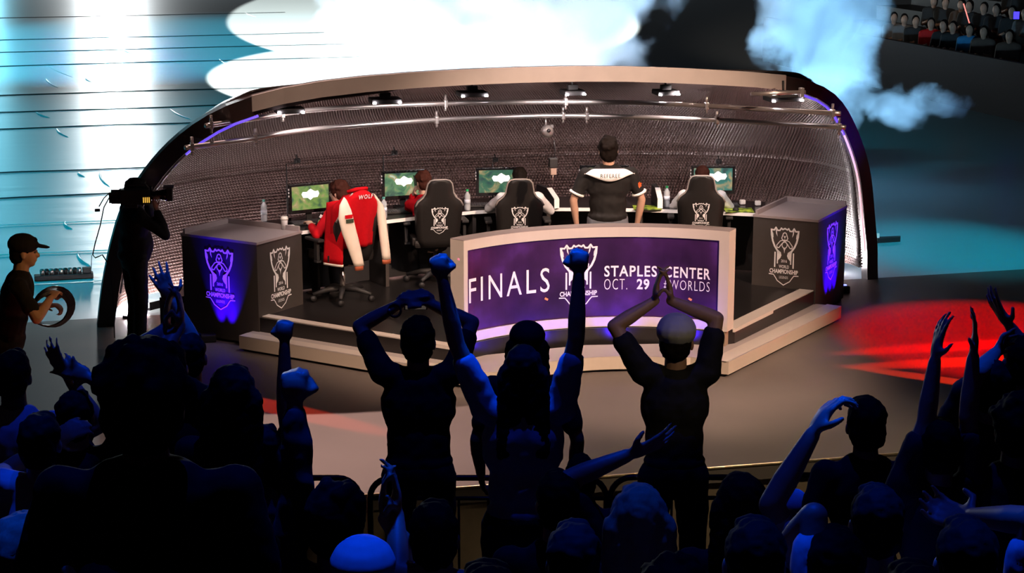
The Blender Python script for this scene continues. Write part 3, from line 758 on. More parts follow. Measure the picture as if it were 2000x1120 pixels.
# keyboards, mice, mats
def keyboard(u, v, yaw, lab):
    P = gz(u, v, 1.0215); e = empty('keyboard', P, math.radians(yaw))
    m = MB(); m.box((0, 0, .012), (.42, .15, .022), bev=.005); m.build('base', M_black, e)
    m = MB()
    for r in range(5):
        for c in range(15): m.box((-.189 + c * .027, .054 - r * .027, .028), (.021, .021, .009))
    m.build('keys', mat('keycap', (.06, .06, .07), .4), e)['kind'] = 'stuff'
    tag(e, lab, 'keyboard', 'keyboards on the gaming desk')
keyboard(605, 437, 28, 'black keyboard before the leftmost monitor')
keyboard(788, 415, 18, 'black keyboard before the second monitor')
keyboard(952, 403, 6, 'black keyboard before the third monitor')
keyboard(1405, 404, 0, 'black keyboard before the rightmost monitor')
def bottle(u, v, lab, cap):
    P = gz(u, v, 1.0215); e = empty('water_bottle', P)
    m = MB(); m.lathe((0, 0, 0), [(.028, 0), (.033, .01), (.033, .05), (.030, .06), (.033, .07), (.033, .12), (.030, .13), (.033, .14), (.031, .165), (.014, .195), (.013, .205)], 16)
    m.build('bottle_body', mat('clear_plastic', (.85, .9, .95), .1, trans=.55, var=.02), e)
    m = MB(); m.lathe((0, 0, .205), [(.015, 0), (.015, .022), (.001, .024)], 12); m.build('cap', mat('cap_green' if cap else 'cap_teal', (.02, .4, .12) if cap else (.1, .4, .35), .4), e)
    m = MB(); m.lathe((0, 0, .075), [(.0338, 0), (.0338, .045)], 16); m.build('paper_label', mat('bottle_label', (.6, .65, .75), .5), e)
    tag(e, lab, 'bottle', 'water bottles on the gaming desk')
bottle(516, 432, 'dim water bottle behind the left counter', 0)
bottle(750, 427, 'water bottle on the desk between the first and second player', 0)
bottle(913, 411, 'water bottle with a green cap right of the second chair', 1)
bottle(1302, 404, 'water bottle with a green cap left of the rightmost chair', 1)
P = gz(556, 448, 1.052); e = empty('paper_cup', P)
m = MB(); m.lathe((0, 0, 0), [(.026, 0), (.036, .10), (.036, .101)], 16); m.build('cup_body', M_print, e)
m = MB(); m.lathe((0, 0, .10), [(.040, 0), (.040, .012), (.034, .02), (.032, .03), (.001, .031)], 16); m.build('lid', mat('cream_lid', (.8, .76, .68), .4), e)
tag(e, 'white lidded paper cup on the left counter', 'cup')
for u, v, yaw, lab in ((923, 404, 8, 'folded white note beside the green-capped bottle of the third player'), (566, 443, 25, 'small white napkin behind the paper cup')):
    e = empty('paper_note', gz(u, v, 1.053 if u < 600 else 1.0215), math.radians(yaw)); m = MB(); m.box((0, 0, .008), (.09, .05, .014), bev=.003); m.build('paper', M_print, e); tag(e, lab, 'paper')
M_pad = bpy.data.materials.new('printed_pad'); M_pad.use_nodes = True
def _pad():
    nt = M_pad.node_tree; b = nt.nodes['Principled BSDF']; tc = nt.nodes.new('ShaderNodeTexCoord'); n1 = nt.nodes.new('ShaderNodeTexNoise'); n1.inputs['Scale'].default_value = 14
    nt.links.new(tc.outputs['Object'], n1.inputs['Vector']); r = nt.nodes.new('ShaderNodeValToRGB'); e = r.color_ramp.elements
    e[0].position = .42; e[0].color = (.02, .05, .01, 1); e[1].position = .62; e[1].color = (.45, .6, .05, 1)
    nt.links.new(n1.outputs['Fac'], r.inputs[0]); nt.links.new(r.outputs[0], b.inputs['Base Color'])
_pad()
for u, v, lab in ((1443, 411, 'yellow-green printed mouse mat right of the rightmost chair'), (1264, 406, 'yellow-green printed mouse mat just right of the referee')):
    e = empty('mouse_mat', gz(u, v, 1.0213)); m = MB(); m.box((0, .0, .002), (.3, .26, .004)); m.build('mat_sheet', M_pad, e); tag(e, lab, 'mouse mat')
e = empty('mouse', gz(1437, 411, 1.026)); m = MB(); m.lathe((0, 0, 0), [(.032, 0), (.034, .012), (.024, .03), (.001, .036)], 14); m.build('shell', M_black, e)
m = MB(); m.tube([(0, .02, .02), (0.03, .1, .01), (.0, .2, .006)], .003, 5); m.build('cable', M_black, e); tag(e, 'black mouse on the printed mat by the rightmost chair', 'mouse')
for k, (u, v) in enumerate(((1450, 400), (1480, 402))):
    e = empty('headset_box', gz(u, v, 1.022), .2); m = MB(); m.box((0, 0, .03), (.06, .05, .05), bev=.012); m.build('shell', M_white, e); m = MB(); m.tube([(0, .02, .03), (-.05, .05, .01)], .004, 5); m.build('cable', M_black, e)
    tag(e, ('small white device at the back of the desk behind the printed mat', 'small white device on the desk beside the right counter')[k], 'device')

# ------------------------------------------------------------------ gaming chairs
M_leather = mat('black_leather', (.013, .011, .010), .45, bump=.1, scale=60)
M_piping = mat('grey_piping', (.28, .24, .22), .5)
def back_pt(z):  # lean of the back
    t = (z - .42) / .73; return -.20 - .17 * t
OUTL = [(.42, .19), (.5, .22), (.6, .235), (.72, .24), (.82, .252), (.87, .25), (.92, .225), (.965, .17), (1.01, .145), (1.07, .135), (1.115, .125), (1.145, .10), (1.155, .06)]
def chair(loc, yaw, lab, emblem=True, group='black gaming chairs at the desk'):
    e = empty('gaming_chair', loc, math.radians(yaw))
    rows = []
    for z, hw in OUTL:
        y = back_pt(z); r = []
        for j in range(9):
            x = -hw + 2 * hw * j / 8; cup = .05 * (x / hw) ** 2 if z < 1 else .02 * (x / hw) ** 2
            r.append((x, y + .045 + cup, z))
        for j in range(8, -1, -1):
            x = -hw + 2 * hw * j / 8; r.append((x * .97, y - .035 + .03 * (x / hw) ** 4, z))
        rows.append(r)
    m = MB(); m.grid(rows, True, closed=True); n_ = 18; k = len(m.v) - n_
    m.f.append(tuple(range(k, k + n_))); m.sm.append(False); m.f.append(tuple(range(n_))[::-1]); m.sm.append(False)
    bk_ = m.build('backrest', M_leather, e)
    pts = [(-hw, back_pt(z) + .01, z) for z, hw in OUTL] + [(hw, back_pt(z) + .01, z) for z, hw in OUTL[::-1]]
    m = MB(); m.tube(pts[5:-5], .011, 6); m.build('edge_piping', M_piping, bk_)
    m = MB(); m.box((0, .04, .455), (.50, .50, .09), bev=.035); m.box((-.24, .04, .48), (.06, .44, .09), bev=.02); m.box((.24, .04, .48), (.06, .44, .09), bev=.02); m.build('seat', M_leather, e)
    for s in (-1, 1):
        m = MB(); m.box((s * .31, .02, .66), (.075, .26, .03), bev=.01); m.box((s * .31, -.02, .55), (.035, .06, .2), bev=.008); m.box((s * .27, -.02, .44), (.12, .06, .02)); m.build('armrest', M_black, e)
    m = MB(); m.lathe((0, 0, .10), [(.03, 0), (.03, .16), (.02, .17), (.02, .31)], 12); m.build('gas_lift', M_steel, e)
    m = MB()
    for a in range(5):
        an = a * 2 * PI / 5 + .3; c, s_ = math.cos(an), math.sin(an)
        m.tube([(0, 0, .12), (c * .15, s_ * .15, .115), (c * .31, s_ * .31, .075)], [.035, .028, .018], 8)
    sb_ = m.build('star_base', M_black, e)
    for a in range(5):
        an = a * 2 * PI / 5 + .3; m = MB(); m.lathe((math.cos(an) * .31, math.sin(an) * .31, .032), [(.03, -.02), (.03, .02)], 12, Matrix.Rotation(PI / 2, 3, 'X') ); m.build('caster', M_black, sb_)
    if emblem:
        def f(x, y):
            z = .86 + y; return (x, back_pt(z) - .037 + .0 * x, z)
        decal('emblem', ([(x * .088, y * .083) for x, y in EMB[0]], EMB[1]), f, M_print, bk_, 'white championship cup emblem')
    tag(e, lab, 'chair', group)
    return e
def chair_loc(u, v, zt=1.45, dy=.36):
    P = gz(u, v, zt); return Vector((P.x, P.y, .30))
def face_loc(u, v, z, yaw, d):
    "floor point d ahead (along yaw) of the point seen at (u, v) height z"
    P = gz(u, v, z); a = math.radians(yaw)
    return Vector((P.x - math.sin(a) * d, P.y + math.cos(a) * d, .301))
CH1 = face_loc(706, 377, 1.45, 40, .36); CH2 = face_loc(862, 353, 1.45, 14, .36); CH3 = face_loc(1016, 352, 1.45, 4, .36); CH5 = face_loc(1371, 345, 1.45, -4, .36)
chair(CH1, 38, 'black gaming chair with a red jacket hung over its back', emblem=False)
chair(CH2, 12, 'black gaming chair with a cup emblem, second player on the phone sits in it')
chair(CH3, 4, 'black gaming chair with a cup emblem just left of the referee')
chair(CH5, -4, 'black gaming chair with a cup emblem, rightmost, right of the referee')

# red jacket with white sleeves hung over the first chair
M_red = mat('red_wool', (.46, .005, .010), .95, bump=.2, scale=40, spec=.1)
M_cream_leather = mat('cream_leather', (.72, .62, .52), .5, var=.08, scale=12)
J = empty('jacket', CH1, math.radians(38)); tag(J, 'red jacket with cream sleeves draped over the back of the first chair', 'jacket')
rows = []
for i in range(17):
    t = i / 16; z = 1.19 - .60 * t; r = []
    hw = .13 + .13 * min(1, t * 3.2) ** .7 + .012 * math.sin(t * 5)
    for j in range(25):
        a = -1 + 2 * j / 24; fold = .016 * math.sin(a * 11 + 1.3) * t
        y0 = back_pt(max(.5, min(1.15, z))) - .055 - .015 * t
        r.append((hw * a, y0 + .15 * abs(a) ** 4 + fold + (.04 if i == 0 else 0), z - .07 * a * a * max(0, 1 - t * 4)))
    rows.append(r)
m = MB(); m.grid(rows, True); o = m.build('back_panel', M_red, J); sd = o.modifiers.new('thick', 'SOLIDIFY'); sd.thickness = .014
# left front panel swings free, forward of the chair
rows = []
for i in range(12):
    t = i / 11; r = []
    for j in range(10):
        a = j / 9
        r.append((-.17 - .085 * math.sin(a * 1.5) - .03 * t, -.33 + .20 * a + .05 * t * a + .012 * math.sin(a * 9 + 2) * t, 1.10 - .66 * t - .05 * a * (1 - t)))
    rows.append(r)
m = MB(); m.grid(rows, True); fp_ = o = m.build('front_panel', M_red, J); sd = o.modifiers.new('thick', 'SOLIDIFY'); sd.thickness = .014
m = MB(); last = rows[-1]; m.grid([[(x, y - .004, z - d) for x, y, z in last] for d in (0, .012, .024)], True); o = m.build('hem_band', M_cream_leather, fp_); sd = o.modifiers.new('thick', 'SOLIDIFY'); sd.thickness = .016
def sleeve(pth, wd, th):
    rings = []
    for (x, y, z), w_, t_ in zip(pth, wd, th):
        rings.append([(x + w_ * math.cos(k * PI / 8), y + t_ * math.sin(k * PI / 8), z - .03 * math.cos(k * PI / 8) * (1 if z > 1 else 0)) for k in range(16)])
    mm = MB(); mm.sweep(rings, True); return mm
SL = ((-1, [(-.175, -.36, 1.10), (-.20, -.39, 1.03), (-.205, -.40, .93), (-.17, -.405, .78), (-.12, -.41, .62), (-.075, -.41, .47), (-.065, -.41, .43)]),
      (1, [(.20, -.33, 1.09), (.245, -.33, 1.02), (.265, -.32, .92), (.285, -.32, .76), (.305, -.32, .60), (.32, -.32, .48), (.325, -.32, .43)]))
for s, pth in SL:
    wd = [.02, .065, .085, .085, .075, .062, .058] if s < 0 else [.02, .04, .05, .05, .05, .05, .048]
    sl_ = sleeve(pth, wd, [.02, .03, .035, .035, .033, .03, .03]).build('sleeve', M_cream_leather, J)
    a = pth[-1]; sleeve([a, (a[0], a[1], a[2] - .02), (a[0], a[1], a[2] - .045)], [.052, .05, .048], [.028, .026, .025]).build('cuff', mat('rust_cuff', (.35, .08, .03), .7), sl_)
m = MB(); m.tube([(-.11, -.30, 1.165), (-.06, -.38, 1.195), (.06, -.38, 1.195), (.11, -.30, 1.165)], .018, 8); m.build('collar', M_red, J)
decal('lettering', text_w('WOLF', .17, .045, .02, 1.3), lambda x, y: (x + .02, back_pt(1.12 + y) - .066 + .6 * x * x, 1.12 + y), M_print, J, 'white word WOLF across the shoulders')
m = MB(); m.box((-.195, -.444, .945), (.085, .006, .035)); m.build('patch', M_red, J)['label'] = 'red sleeve patch'
m = MB(); m.box((-.185, -.445, .90), (.085, .006, .038)); m.build('patch', mat('dark_patch', (.03, .04, .02), .6), J)['label'] = 'dark sleeve patch'
# ------------------------------------------------------------------ people
TEXN = bpy.data.textures.new('strand_noise', 'CLOUDS'); TEXN.noise_scale = .035
TEXC = bpy.data.textures.new('cloth_noise', 'CLOUDS'); TEXC.noise_scale = .09
class Prims:
    def __init__(s): s.m = MB()
    def cap(s, p0, r0, p1, r1, seg=12):
        p0, p1 = Vector(p0), Vector(p1); d = (p1 - p0)
        L = d.length
        if L < 1e-5: return s
        d.normalize(); pts = []; rr = []
        for a in (-80, -55, -30, 0): pts.append(p0 + d * r0 * math.sin(math.radians(a))); rr.append(r0 * math.cos(math.radians(a)))
        for a in (0, 30, 55, 80): pts.append(p1 + d * r1 * math.sin(math.radians(a))); rr.append(r1 * math.cos(math.radians(a)))
        s.m.tube(pts, rr, seg); return s
    def ell(s, c, r, M=None, seg=14):
        prof = [(math.cos(a), math.sin(a)) for a in [math.radians(x) for x in (-85, -65, -40, -15, 10, 35, 60, 85)]]
        c = Vector(c); vs = []; fs = []
        for rad, z in prof:
            for k in range(seg):
                an = 2 * PI * k / seg; v = Vector((rad * math.cos(an) * r[0], rad * math.sin(an) * r[1], z * r[2]))
                if M is not None: v = M @ v
                vs.append(v + c)
        n = len(prof)
        for i in range(n - 1):
            for k in range(seg):
                k2 = (k + 1) % seg; fs.append((i * seg + k, i * seg + k2, (i + 1) * seg + k2, (i + 1) * seg + k))
        fs.append(tuple(range(seg))[::-1]); fs.append(tuple((n - 1) * seg + k for k in range(seg)))
        s.m.add(vs, fs, True); return s
    def build(s, name, material, parent, voxel=.012, smooth=4, disp=None, tex=None):
        o = s.m.build(name, material, parent, recalc=False)
        r = o.modifiers.new('skin', 'REMESH'); r.mode = 'VOXEL'; r.voxel_size = voxel; r.use_smooth_shade = True
        sm = o.modifiers.new('soften', 'SMOOTH'); sm.factor = .5; sm.iterations = smooth
        if disp:
            d = o.modifiers.new('folds', 'DISPLACE'); d.texture = tex or TEXC; d.strength = disp; d.mid_level = .5; d.texture_coords = 'LOCAL'
        return o
def hand(P, W, d, n, style, side, k=1.0):
    "wrist W, finger direction d, palm normal n (the way fingers curl), side: +1/-1 thumb side sign along d x n"
    d = d.normalized(); n = (n - d * n.dot(d)).normalized(); s = d.cross(n).normalized() * side
    if style == 'fist': P.ell(W + d * .045 * k, (.040 * k, .024 * k, .045 * k), Matrix((s, n, d)).transposed())
    else: P.ell(W + d * .045 * k, (.041 * k, .017 * k, .052 * k), Matrix((s, n, d)).transposed())
    bend = {'open': (6, 10, 12), 'relax': (25, 35, 25), 'fist': (80, 95, 60), 'clap': (12, 22, 20), 'claw': (20, 50, 35), 'grip': (45, 70, 50)}[style]
    ln = [(.040, .026, .020), (.045, .029, .021), (.042, .027, .021), (.033, .021, .018)]
    for f in range(4):
        off = (.030 - .020 * f); spread = (.0 if style == 'fist' else (.14 if style == 'open' else .10)) * (1.5 - f)
        base = W + (d * (.088 - .004 * abs(f - 1)) + s * off) * k
        dd = (d + s * spread).normalized(); a = 0; p = base - dd * .02 * k; q = base; P.cap(p, .0105 * k, q, .0105 * k, 8)
        for j in range(3):
            a += math.radians(bend[j]); v = dd * math.cos(a) + n * math.sin(a); q2 = q + v * ln[f][j] * k * 1.1
            P.cap(q, (.0100 - .001 * j) * k, q2, (.0092 - .001 * j) * k, 8); q = q2
    tb = W + (d * .022 + s * .034) * k
    t1 = (s * .75 + d * .65 + n * (.25 if style != 'fist' else .5)).normalized(); t2 = (s * (.25 if style != 'fist' else -.5) + d * .9 + n * .5).normalized()
    P.cap(tb - s * .02 * k, .013 * k, tb + t1 * .036 * k, .0115 * k, 8); P.cap(tb + t1 * .036 * k, .011 * k, tb + (t1 * .036 + t2 * .032) * k, .009 * k, 8)
def ik(S, H, hint, l1, l2):
    d = H - S; L = d.length
    if L > (l1 + l2) * .995: H = S + d * ((l1 + l2) * .995 / L); d = H - S; L = d.length
    if L < abs(l1 - l2) + .02: d = d.normalized() * (abs(l1 - l2) + .03); H = S + d; L = d.length
    u = d.normalized(); a = (l1 * l1 - l2 * l2 + L * L) / (2 * L); h = math.sqrt(max(0, l1 * l1 - a * a))
    v = hint - S; v = v - u * v.dot(u)
    if v.length < 1e-4: v = u.orthogonal()
    v.normalize(); return S + u * a + v * h, H
SKIN = mat('skin', (.48, .27, .18), .5, var=.08); SKIN_DIM = mat('skin_shaded', (.22, .12, .07), .5, var=.08); SKIN_L = mat('skin_light', (.62, .38, .28), .5, var=.08)  # middle one is skin darkened to stand for shade in the crowd
HAIRB = mat('hair_black', (.012, .009, .008), .75, var=.3, scale=90, spec=.06); HAIRN = mat('hair_brown', (.05, .016, .011), .75, var=.3, scale=90, spec=.06)
HAIRL = mat('hair_blonde', (.30, .2, .12), .75, var=.3, scale=90, spec=.06)
C_BLACK = mat('black_cotton', (.006, .005, .0055), .85, var=.3); C_NAVY = mat('navy_denim', (.05, .06, .12), .85, scale=60)
C_GREY = mat('grey_cotton', (.12, .11, .12), .85); C_PALE = mat('pale_cotton', (.55, .56, .60), .85); C_DARK = mat('dark_shirt', (.03, .024, .026), .85)
C_JEAN = mat('grey_denim', (.16, .18, .22), .85, scale=80); M_shoe = mat('shoe_black', (.02, .02, .02), .6)
def person(label, loc, yaw=0, H=1.75, pose='stand', lean=0, head=(0, 0), L=None, R=None, shirt=None, sleeve='short', pants=None, hair='short', hmat=None, skin=None,
           cap=None, vox=.012, wide=1.0, group=None, belly=0.0, roll=0, eyes=False, lower=True, hd=1.0, ak=1.0, bands=None):
    "L / R: (hand point in the arena, elbow hint in the arena, style, palm dir or None)"
    shirt = shirt or C_BLACK; pants = pants or C_BLACK; hmat = hmat or HAIRB; skin = skin or SKIN
    k = H / 1.75; loc = Vector(loc); yw = math.radians(yaw); Rm = Matrix.Rotation(yw, 3, 'Z'); Ri = Rm.transposed()
    root = empty('person', loc, yw); tag(root, label, 'person', group)
    hipz = {'stand': .93 * k, 'sit': .50, 'kneel': .40}[pose]
    a = math.radians(lean); ra = math.radians(roll); U = Vector((math.sin(ra), math.sin(a), math.cos(a) * math.cos(ra))).normalized(); Fw = Vector((0, math.cos(a), -math.sin(a)))
    X = U.cross(Fw) * -1; X = Vector((1, 0, 0)) if abs(X.x) < .5 else (X if X.x > 0 else -X)
    T = Matrix((X, X.cross(U) * -1 if (X.cross(U) * -1).y > 0 else X.cross(U), U)).transposed()
    hip = Vector((0, 0, hipz)); chest = hip + U * .36 * k; nb = hip + U * .515 * k
    w_ = wide
    Bd, Sh, Pn = Prims(), Prims(), Prims()
    hy, hp = math.radians(head[0]), math.radians(head[1])
    HM = Matrix.Rotation(hy, 3, 'Z') @ Matrix.Rotation(-a * .4 - hp, 3, 'X')
    hc = nb + U * .06 * k + HM @ Vector((0, .015, .115)) * k
    kk = k * hd
    def h(x, y, z): return hc + HM @ Vector((x, y, z)) * kk
    Bd.cap(nb - U * .05 * k, .062 * k, hc + HM @ Vector((0, -.015, -.04)) * k, .055 * k)
    Bd.ell(h(0, -.012, .02), (.074 * kk, .092 * kk, .092 * kk), HM); Bd.ell(h(0, .018, -.035), (.058 * kk, .068 * kk, .078 * kk), HM)
    Bd.ell(h(0, .048, -.088), (.032 * kk, .028 * kk, .025 * kk), HM); Bd.cap(h(0, .082, .005), .009 * kk, h(0, .098, -.03), .014 * kk, 8)
    Bd.ell(h(0, .078, -.062), (.024 * kk, .012 * kk, .010 * kk), HM); Bd.ell(h(0, .070, .028), (.045 * kk, .016 * kk, .010 * kk), HM)
    for s in (-1, 1): Bd.ell(h(s * .075, -.005, -.018), (.011 * kk, .020 * kk, .032 * kk), HM)
    # torso
    for PP, e in ((Bd, 0), (Sh, .016)):
        PP.ell(chest, ((.165 * w_ + e) * k, (.105 + e + belly * .3) * k, (.20 + e) * k), T)
        PP.ell(hip + U * .16 * k + T @ Vector((0, belly * .5, 0)), ((.14 * w_ + e) * k, (.10 + e + belly) * k, (.19 + e) * k), T)
        PP.ell(hip + U * .47 * k, ((.135 * w_ + e) * k, (.07 + e) * k, (.06 + e * .5) * k), T)
    Bd.ell(hip, (.16 * w_ * k, .115 * k, .12 * k), T); Pn.ell(hip + U * .01, (.172 * w_ * k, .128 * k, .13 * k), T)
    Sh.ell(hip + U * .05 * k, (.165 * w_ * k, (.125 + belly * .6) * k, .09 * k), T)
    # legs
    if lower:
        for s in (-1, 1):
            hj = hip + Vector((s * .09 * w_ * k, 0, -.02))
            if pose == 'stand': kn = Vector((s * .11 * k, .02, .50 * k)); an = Vector((s * .12 * k, -.02, .085 * k))
            elif pose == 'sit': kn = Vector((s * .13 * k, .42 * k, .50)); an = Vector((s * .13 * k, .40 * k, .085))
            else:
                if s > 0: kn = Vector((.14, .36, .48)); an = Vector((.14, .30, .085))
                else: kn = Vector((-.14, .34, .075)); an = Vector((-.13, -.10, .09))
            for PP, e in ((Bd, 0), (Pn, .016)):
                PP.cap(hj, (.082 + e) * k, kn, (.055 + e) * k); PP.cap(kn, (.052 + e) * k, an + (kn - an) * (0 if PP is Bd else .08), (.035 + e * 1.1) * k)
            Bd.cap(an, .036 * k, an + Vector((0, .12, -.045)), .03 * k)
            Fo = Prims(); Fo.cap(an + Vector((0, -.045, -.045)), .038, an + Vector((0, .13, -.05)), .034); Fo.cap(an, .045, an + Vector((0, 0, .03)), .042)
            Fo.build('shoe', M_shoe, root, .014, 2)
    # arms
    for s, arm in ((-1, L), (1, R)):
        S = hip + U * .465 * k + T @ Vector((s * .178 * w_ * k, 0, 0))
        l1, l2 = .285 * k * ak, .25 * k * ak
        if arm is None: Hh = S + Vector((s * .07, .06, -.49 * k)); hint = S + Vector((s * .12, -.12, -.25)); st = 'relax'; pn = Vector((-s, .2, 0))
        else:
            Hh = Ri @ (Vector(arm[0]) - loc); hint = Ri @ (Vector(arm[1]) - loc); st = arm[2]
            pn = (Ri @ Vector(arm[3])) if len(arm) > 3 and arm[3] is not None else Vector((-s * .6, .8, 0))
            if (Hh - S).z > 0.1:  # raised arm: the shoulder lifts
                S = S + Vector((-s * .02, 0, .055 * k))
        E, Wr = ik(S, Hh, hint, l1, l2)
        Bd.ell(S, (.055 * k, .052 * k, .055 * k)); Bd.cap(S, .050 * k, E, .038 * k); Bd.cap(E, .039 * k, E + (Wr - E) * .35, .040 * k); Bd.cap(E + (Wr - E) * .35, .040 * k, Wr, .026 * k)
        hdir = (Wr - E).normalized()
        if st == 'clap': hdir = hdir * .12 + Vector((0, 0, .9))
        hand(Bd, Wr, hdir, pn, st, (1 if s > 0 else -1) * (1 if True else 1), k * 1.08)
        Sh.ell(S, (.072 * k, .068 * k, .066 * k)); Sh.cap(S - T @ Vector((s * .07 * k, 0, .02)), .07 * k, S, .066 * k)
        if sleeve == 'short': Sh.cap(S, .066 * k, S + (E - S) * .68, .060 * k)
        elif sleeve == 'long': Sh.cap(S, .064 * k, E, .054 * k); Sh.cap(E, .054 * k, E + (Wr - E) * .86, .042 * k)
        if bands:
            c = S + (E - S) * .74; ax = (E - S).normalized(); mm = MB(); mm.tube([c - ax * .012, c - ax * .004, c + ax * .004, c + ax * .012], [.071 * k, .077 * k, .077 * k, .071 * k], 18); mm.build('sleeve_band', bands, root)
            if s > 0:
                c = S + (E - S) * .40; rn = random.Random(2); mm = MB(); pts_ = [(math.cos(q * PI / 6) * (.034 if q % 2 else .022), math.sin(q * PI / 6) * (.034 if q % 2 else .022)) for q in range(12)]
                mm.add([c + Vector((.035 + x * .8, -.083 * k + abs(x) * .5 + .02, y)) for x, y in pts_], [tuple(range(12))]); mm.build('sleeve_crest', mat('orange_crest', (.75, .12, .02), .6), root)['label'] = 'orange crest on the right sleeve'
    Bd.build('body', skin, root, vox, 3)
    so_ = Sh.build('shirt', shirt, root, .013, 4, .022)
    for c_ in list(root.children):
        if c_.name.startswith('sleeve_'): c_.parent = so_
    if lower: Pn.build('trousers', pants, root, .016, 4, .02)
    Hr = Prims()
    if hair != 'bald':
        big = {'short': 1.0, 'bushy': 1.16, 'long': 1.05, 'bob': 1.08, 'tuft': 1.08}[hair]
        Hr.ell(h(0, -.022, .034), (.083 * kk * big, .095 * kk * big, .088 * kk * big), HM); Hr.ell(h(0, -.045, -.02), (.078 * kk * big, .068 * kk * big, .085 * kk), HM)
        Hr.ell(h(0, .045, .085), (.055 * kk, .045 * kk, .028 * kk), HM)
        if hair in ('long', 'bob'):
            dn = -.20 if hair == 'bob' else -.36
            for x in (-.07, -.03, .03, .07): Hr.cap(h(x, -.045, 0), .045 * kk, h(x * 1.25, -.10, dn + .02 * abs(x) * 10), .035 * kk)
            Hr.ell(h(0, -.06, -.10), (.112 * kk, .06 * kk, .14 * kk), HM)
        if hair in ('bushy', 'tuft'):
            rn = random.Random(len(label))
            for _ in range(16):
                an = rn.uniform(0, 2 * PI); el = rn.uniform(.1, 1.4)
                c = Vector((math.cos(an) * math.cos(el) * .08, math.sin(an) * math.cos(el) * .09 - .02, math.sin(el) * .10 + .01)) * big; Hr.ell(h(*c), (.026 * kk, .026 * kk, .026 * kk), HM, 8)
        Hr.build('hair', hmat, root, .010, 2, .022, TEXN)
    if cap:
        Cp = Prims(); Cp.ell(h(0, -.015, .055), (.097 * kk, .112 * kk, .082 * kk), HM)
        if cap[1] == 'brim': Cp.ell(h(0, .115, .045), (.062 * kk, .07 * kk, .009 * kk), HM @ Matrix.Rotation(-.15, 3, 'X'))
        if cap[1] == 'side': Cp.ell(h(0, -.03, .045), (.099 * kk, .114 * kk, .078 * kk), HM)
        if cap[1] == 'back': Cp.ell(h(0, -.125, .03), (.062 * kk, .06 * kk, .009 * kk), HM)
        Cp.build('cap', cap[0], root, .010, 3)
    if eyes:
        Ey = MB()
        for s in (-1, 1): Ey.lathe(h(s * .029, .078, .002), [(.001, -.009), (.009, -.005), (.011, 0), (.009, .005), (.001, .009)], 10)
        Ey.build('eyes', mat('eye', (.3, .25, .22), .2), root)
    return root
def vadd(P, x=0, y=0, z=0): return Vector((P[0] + x, P[1] + y, P[2] + z))

# the referee
RF = Vector((.92, 17.55, .301))
RF = B(.20, .62, .301)
def loc_off(o_, yaw, x, y, z):
    a = math.radians(yaw); return Vector((o_[0] + x * math.cos(a) - y * math.sin(a), o_[1] + x * math.sin(a) + y * math.cos(a), o_[2] + z))
ref = person('referee in a black shirt with white yoke, seen from behind, standing behind the front desk', RF, 3, 1.76, hd=1.1, wide=1.22, belly=.03, hair='tuft', pants=C_JEAN, shirt=C_BLACK, head=(-4, 4), bands=M_print,
             L=(loc_off(RF, 3, -.30, .06, .90), loc_off(RF, 3, -.50, -.05, 1.1), 'relax'), R=(loc_off(RF, 3, .30, .08, .90), loc_off(RF, 3, .52, -.05, 1.1), 'relax'), skin=SKIN_L, vox=.011, eyes=True)
kR = 1.76 / 1.75
def on_back(x, z, off=0.0):
    "point on the shirt back of the referee"
    hipz = .93 * kR; cz = hipz + .36 * kR
    rx, ry, rz = (.165 * 1.22 + .016) * kR, (.121 + .009) * kR, .216 * kR
    def yy(x, z):
        best = 0
        t = 1 - (x / (rx * 1.0)) ** 2 - ((z - cz) / rz) ** 2
        if t > 0: best = -ry * math.sqrt(t)
        # shoulder roll
        S = (math.copysign(.178 * 1.22 * kR, x), hipz + .465 * kR)
        t = 1 - ((x - S[0]) / (.072 * kR)) ** 2 - ((z - S[1]) / (.066 * kR)) ** 2
        if t > 0: best = min(best, -.068 * kR * math.sqrt(t))
        t = 1 - ((x) / (.168 * kR)) ** 2 - ((z - hipz - .47 * kR) / (.068 * kR)) ** 2
        if t > 0: best = min(best, -.086 * kR * math.sqrt(t))
        return best
    return yy(x, z)
m = MB(); rows = []
for j in range(25):
    x = -.25 + .50 * j / 24; a = abs(x) / .25
    top = 1.475 - .03 * a ** 2 - .04 * a ** 5; bot = 1.34 + .09 * a ** 1.6
    r = []
    for i in range(6):
        z = bot + (top - bot) * i / 5
        r.append((x, on_back(x, z) - .034, z))
    rows.append([(x_, y_ - .025 * a ** 3, z_) for x_, y_, z_ in r])
m.grid(rows, True); o = m.build('yoke', M_print, ref); sd = o.modifiers.new('thick', 'SOLIDIFY'); sd.thickness = .01; sd.offset = 0
sm = o.modifiers.new('soften', 'SMOOTH'); sm.iterations = 6
o['label'] = 'white yoke across the shoulders of the shirt'
decal('lettering', text_w('REFEREE', .19, .036, .005, 1.15), lambda x, y: (x, -.198, 1.41 + y), M_black, ref, 'black word REFEREE on the white yoke')
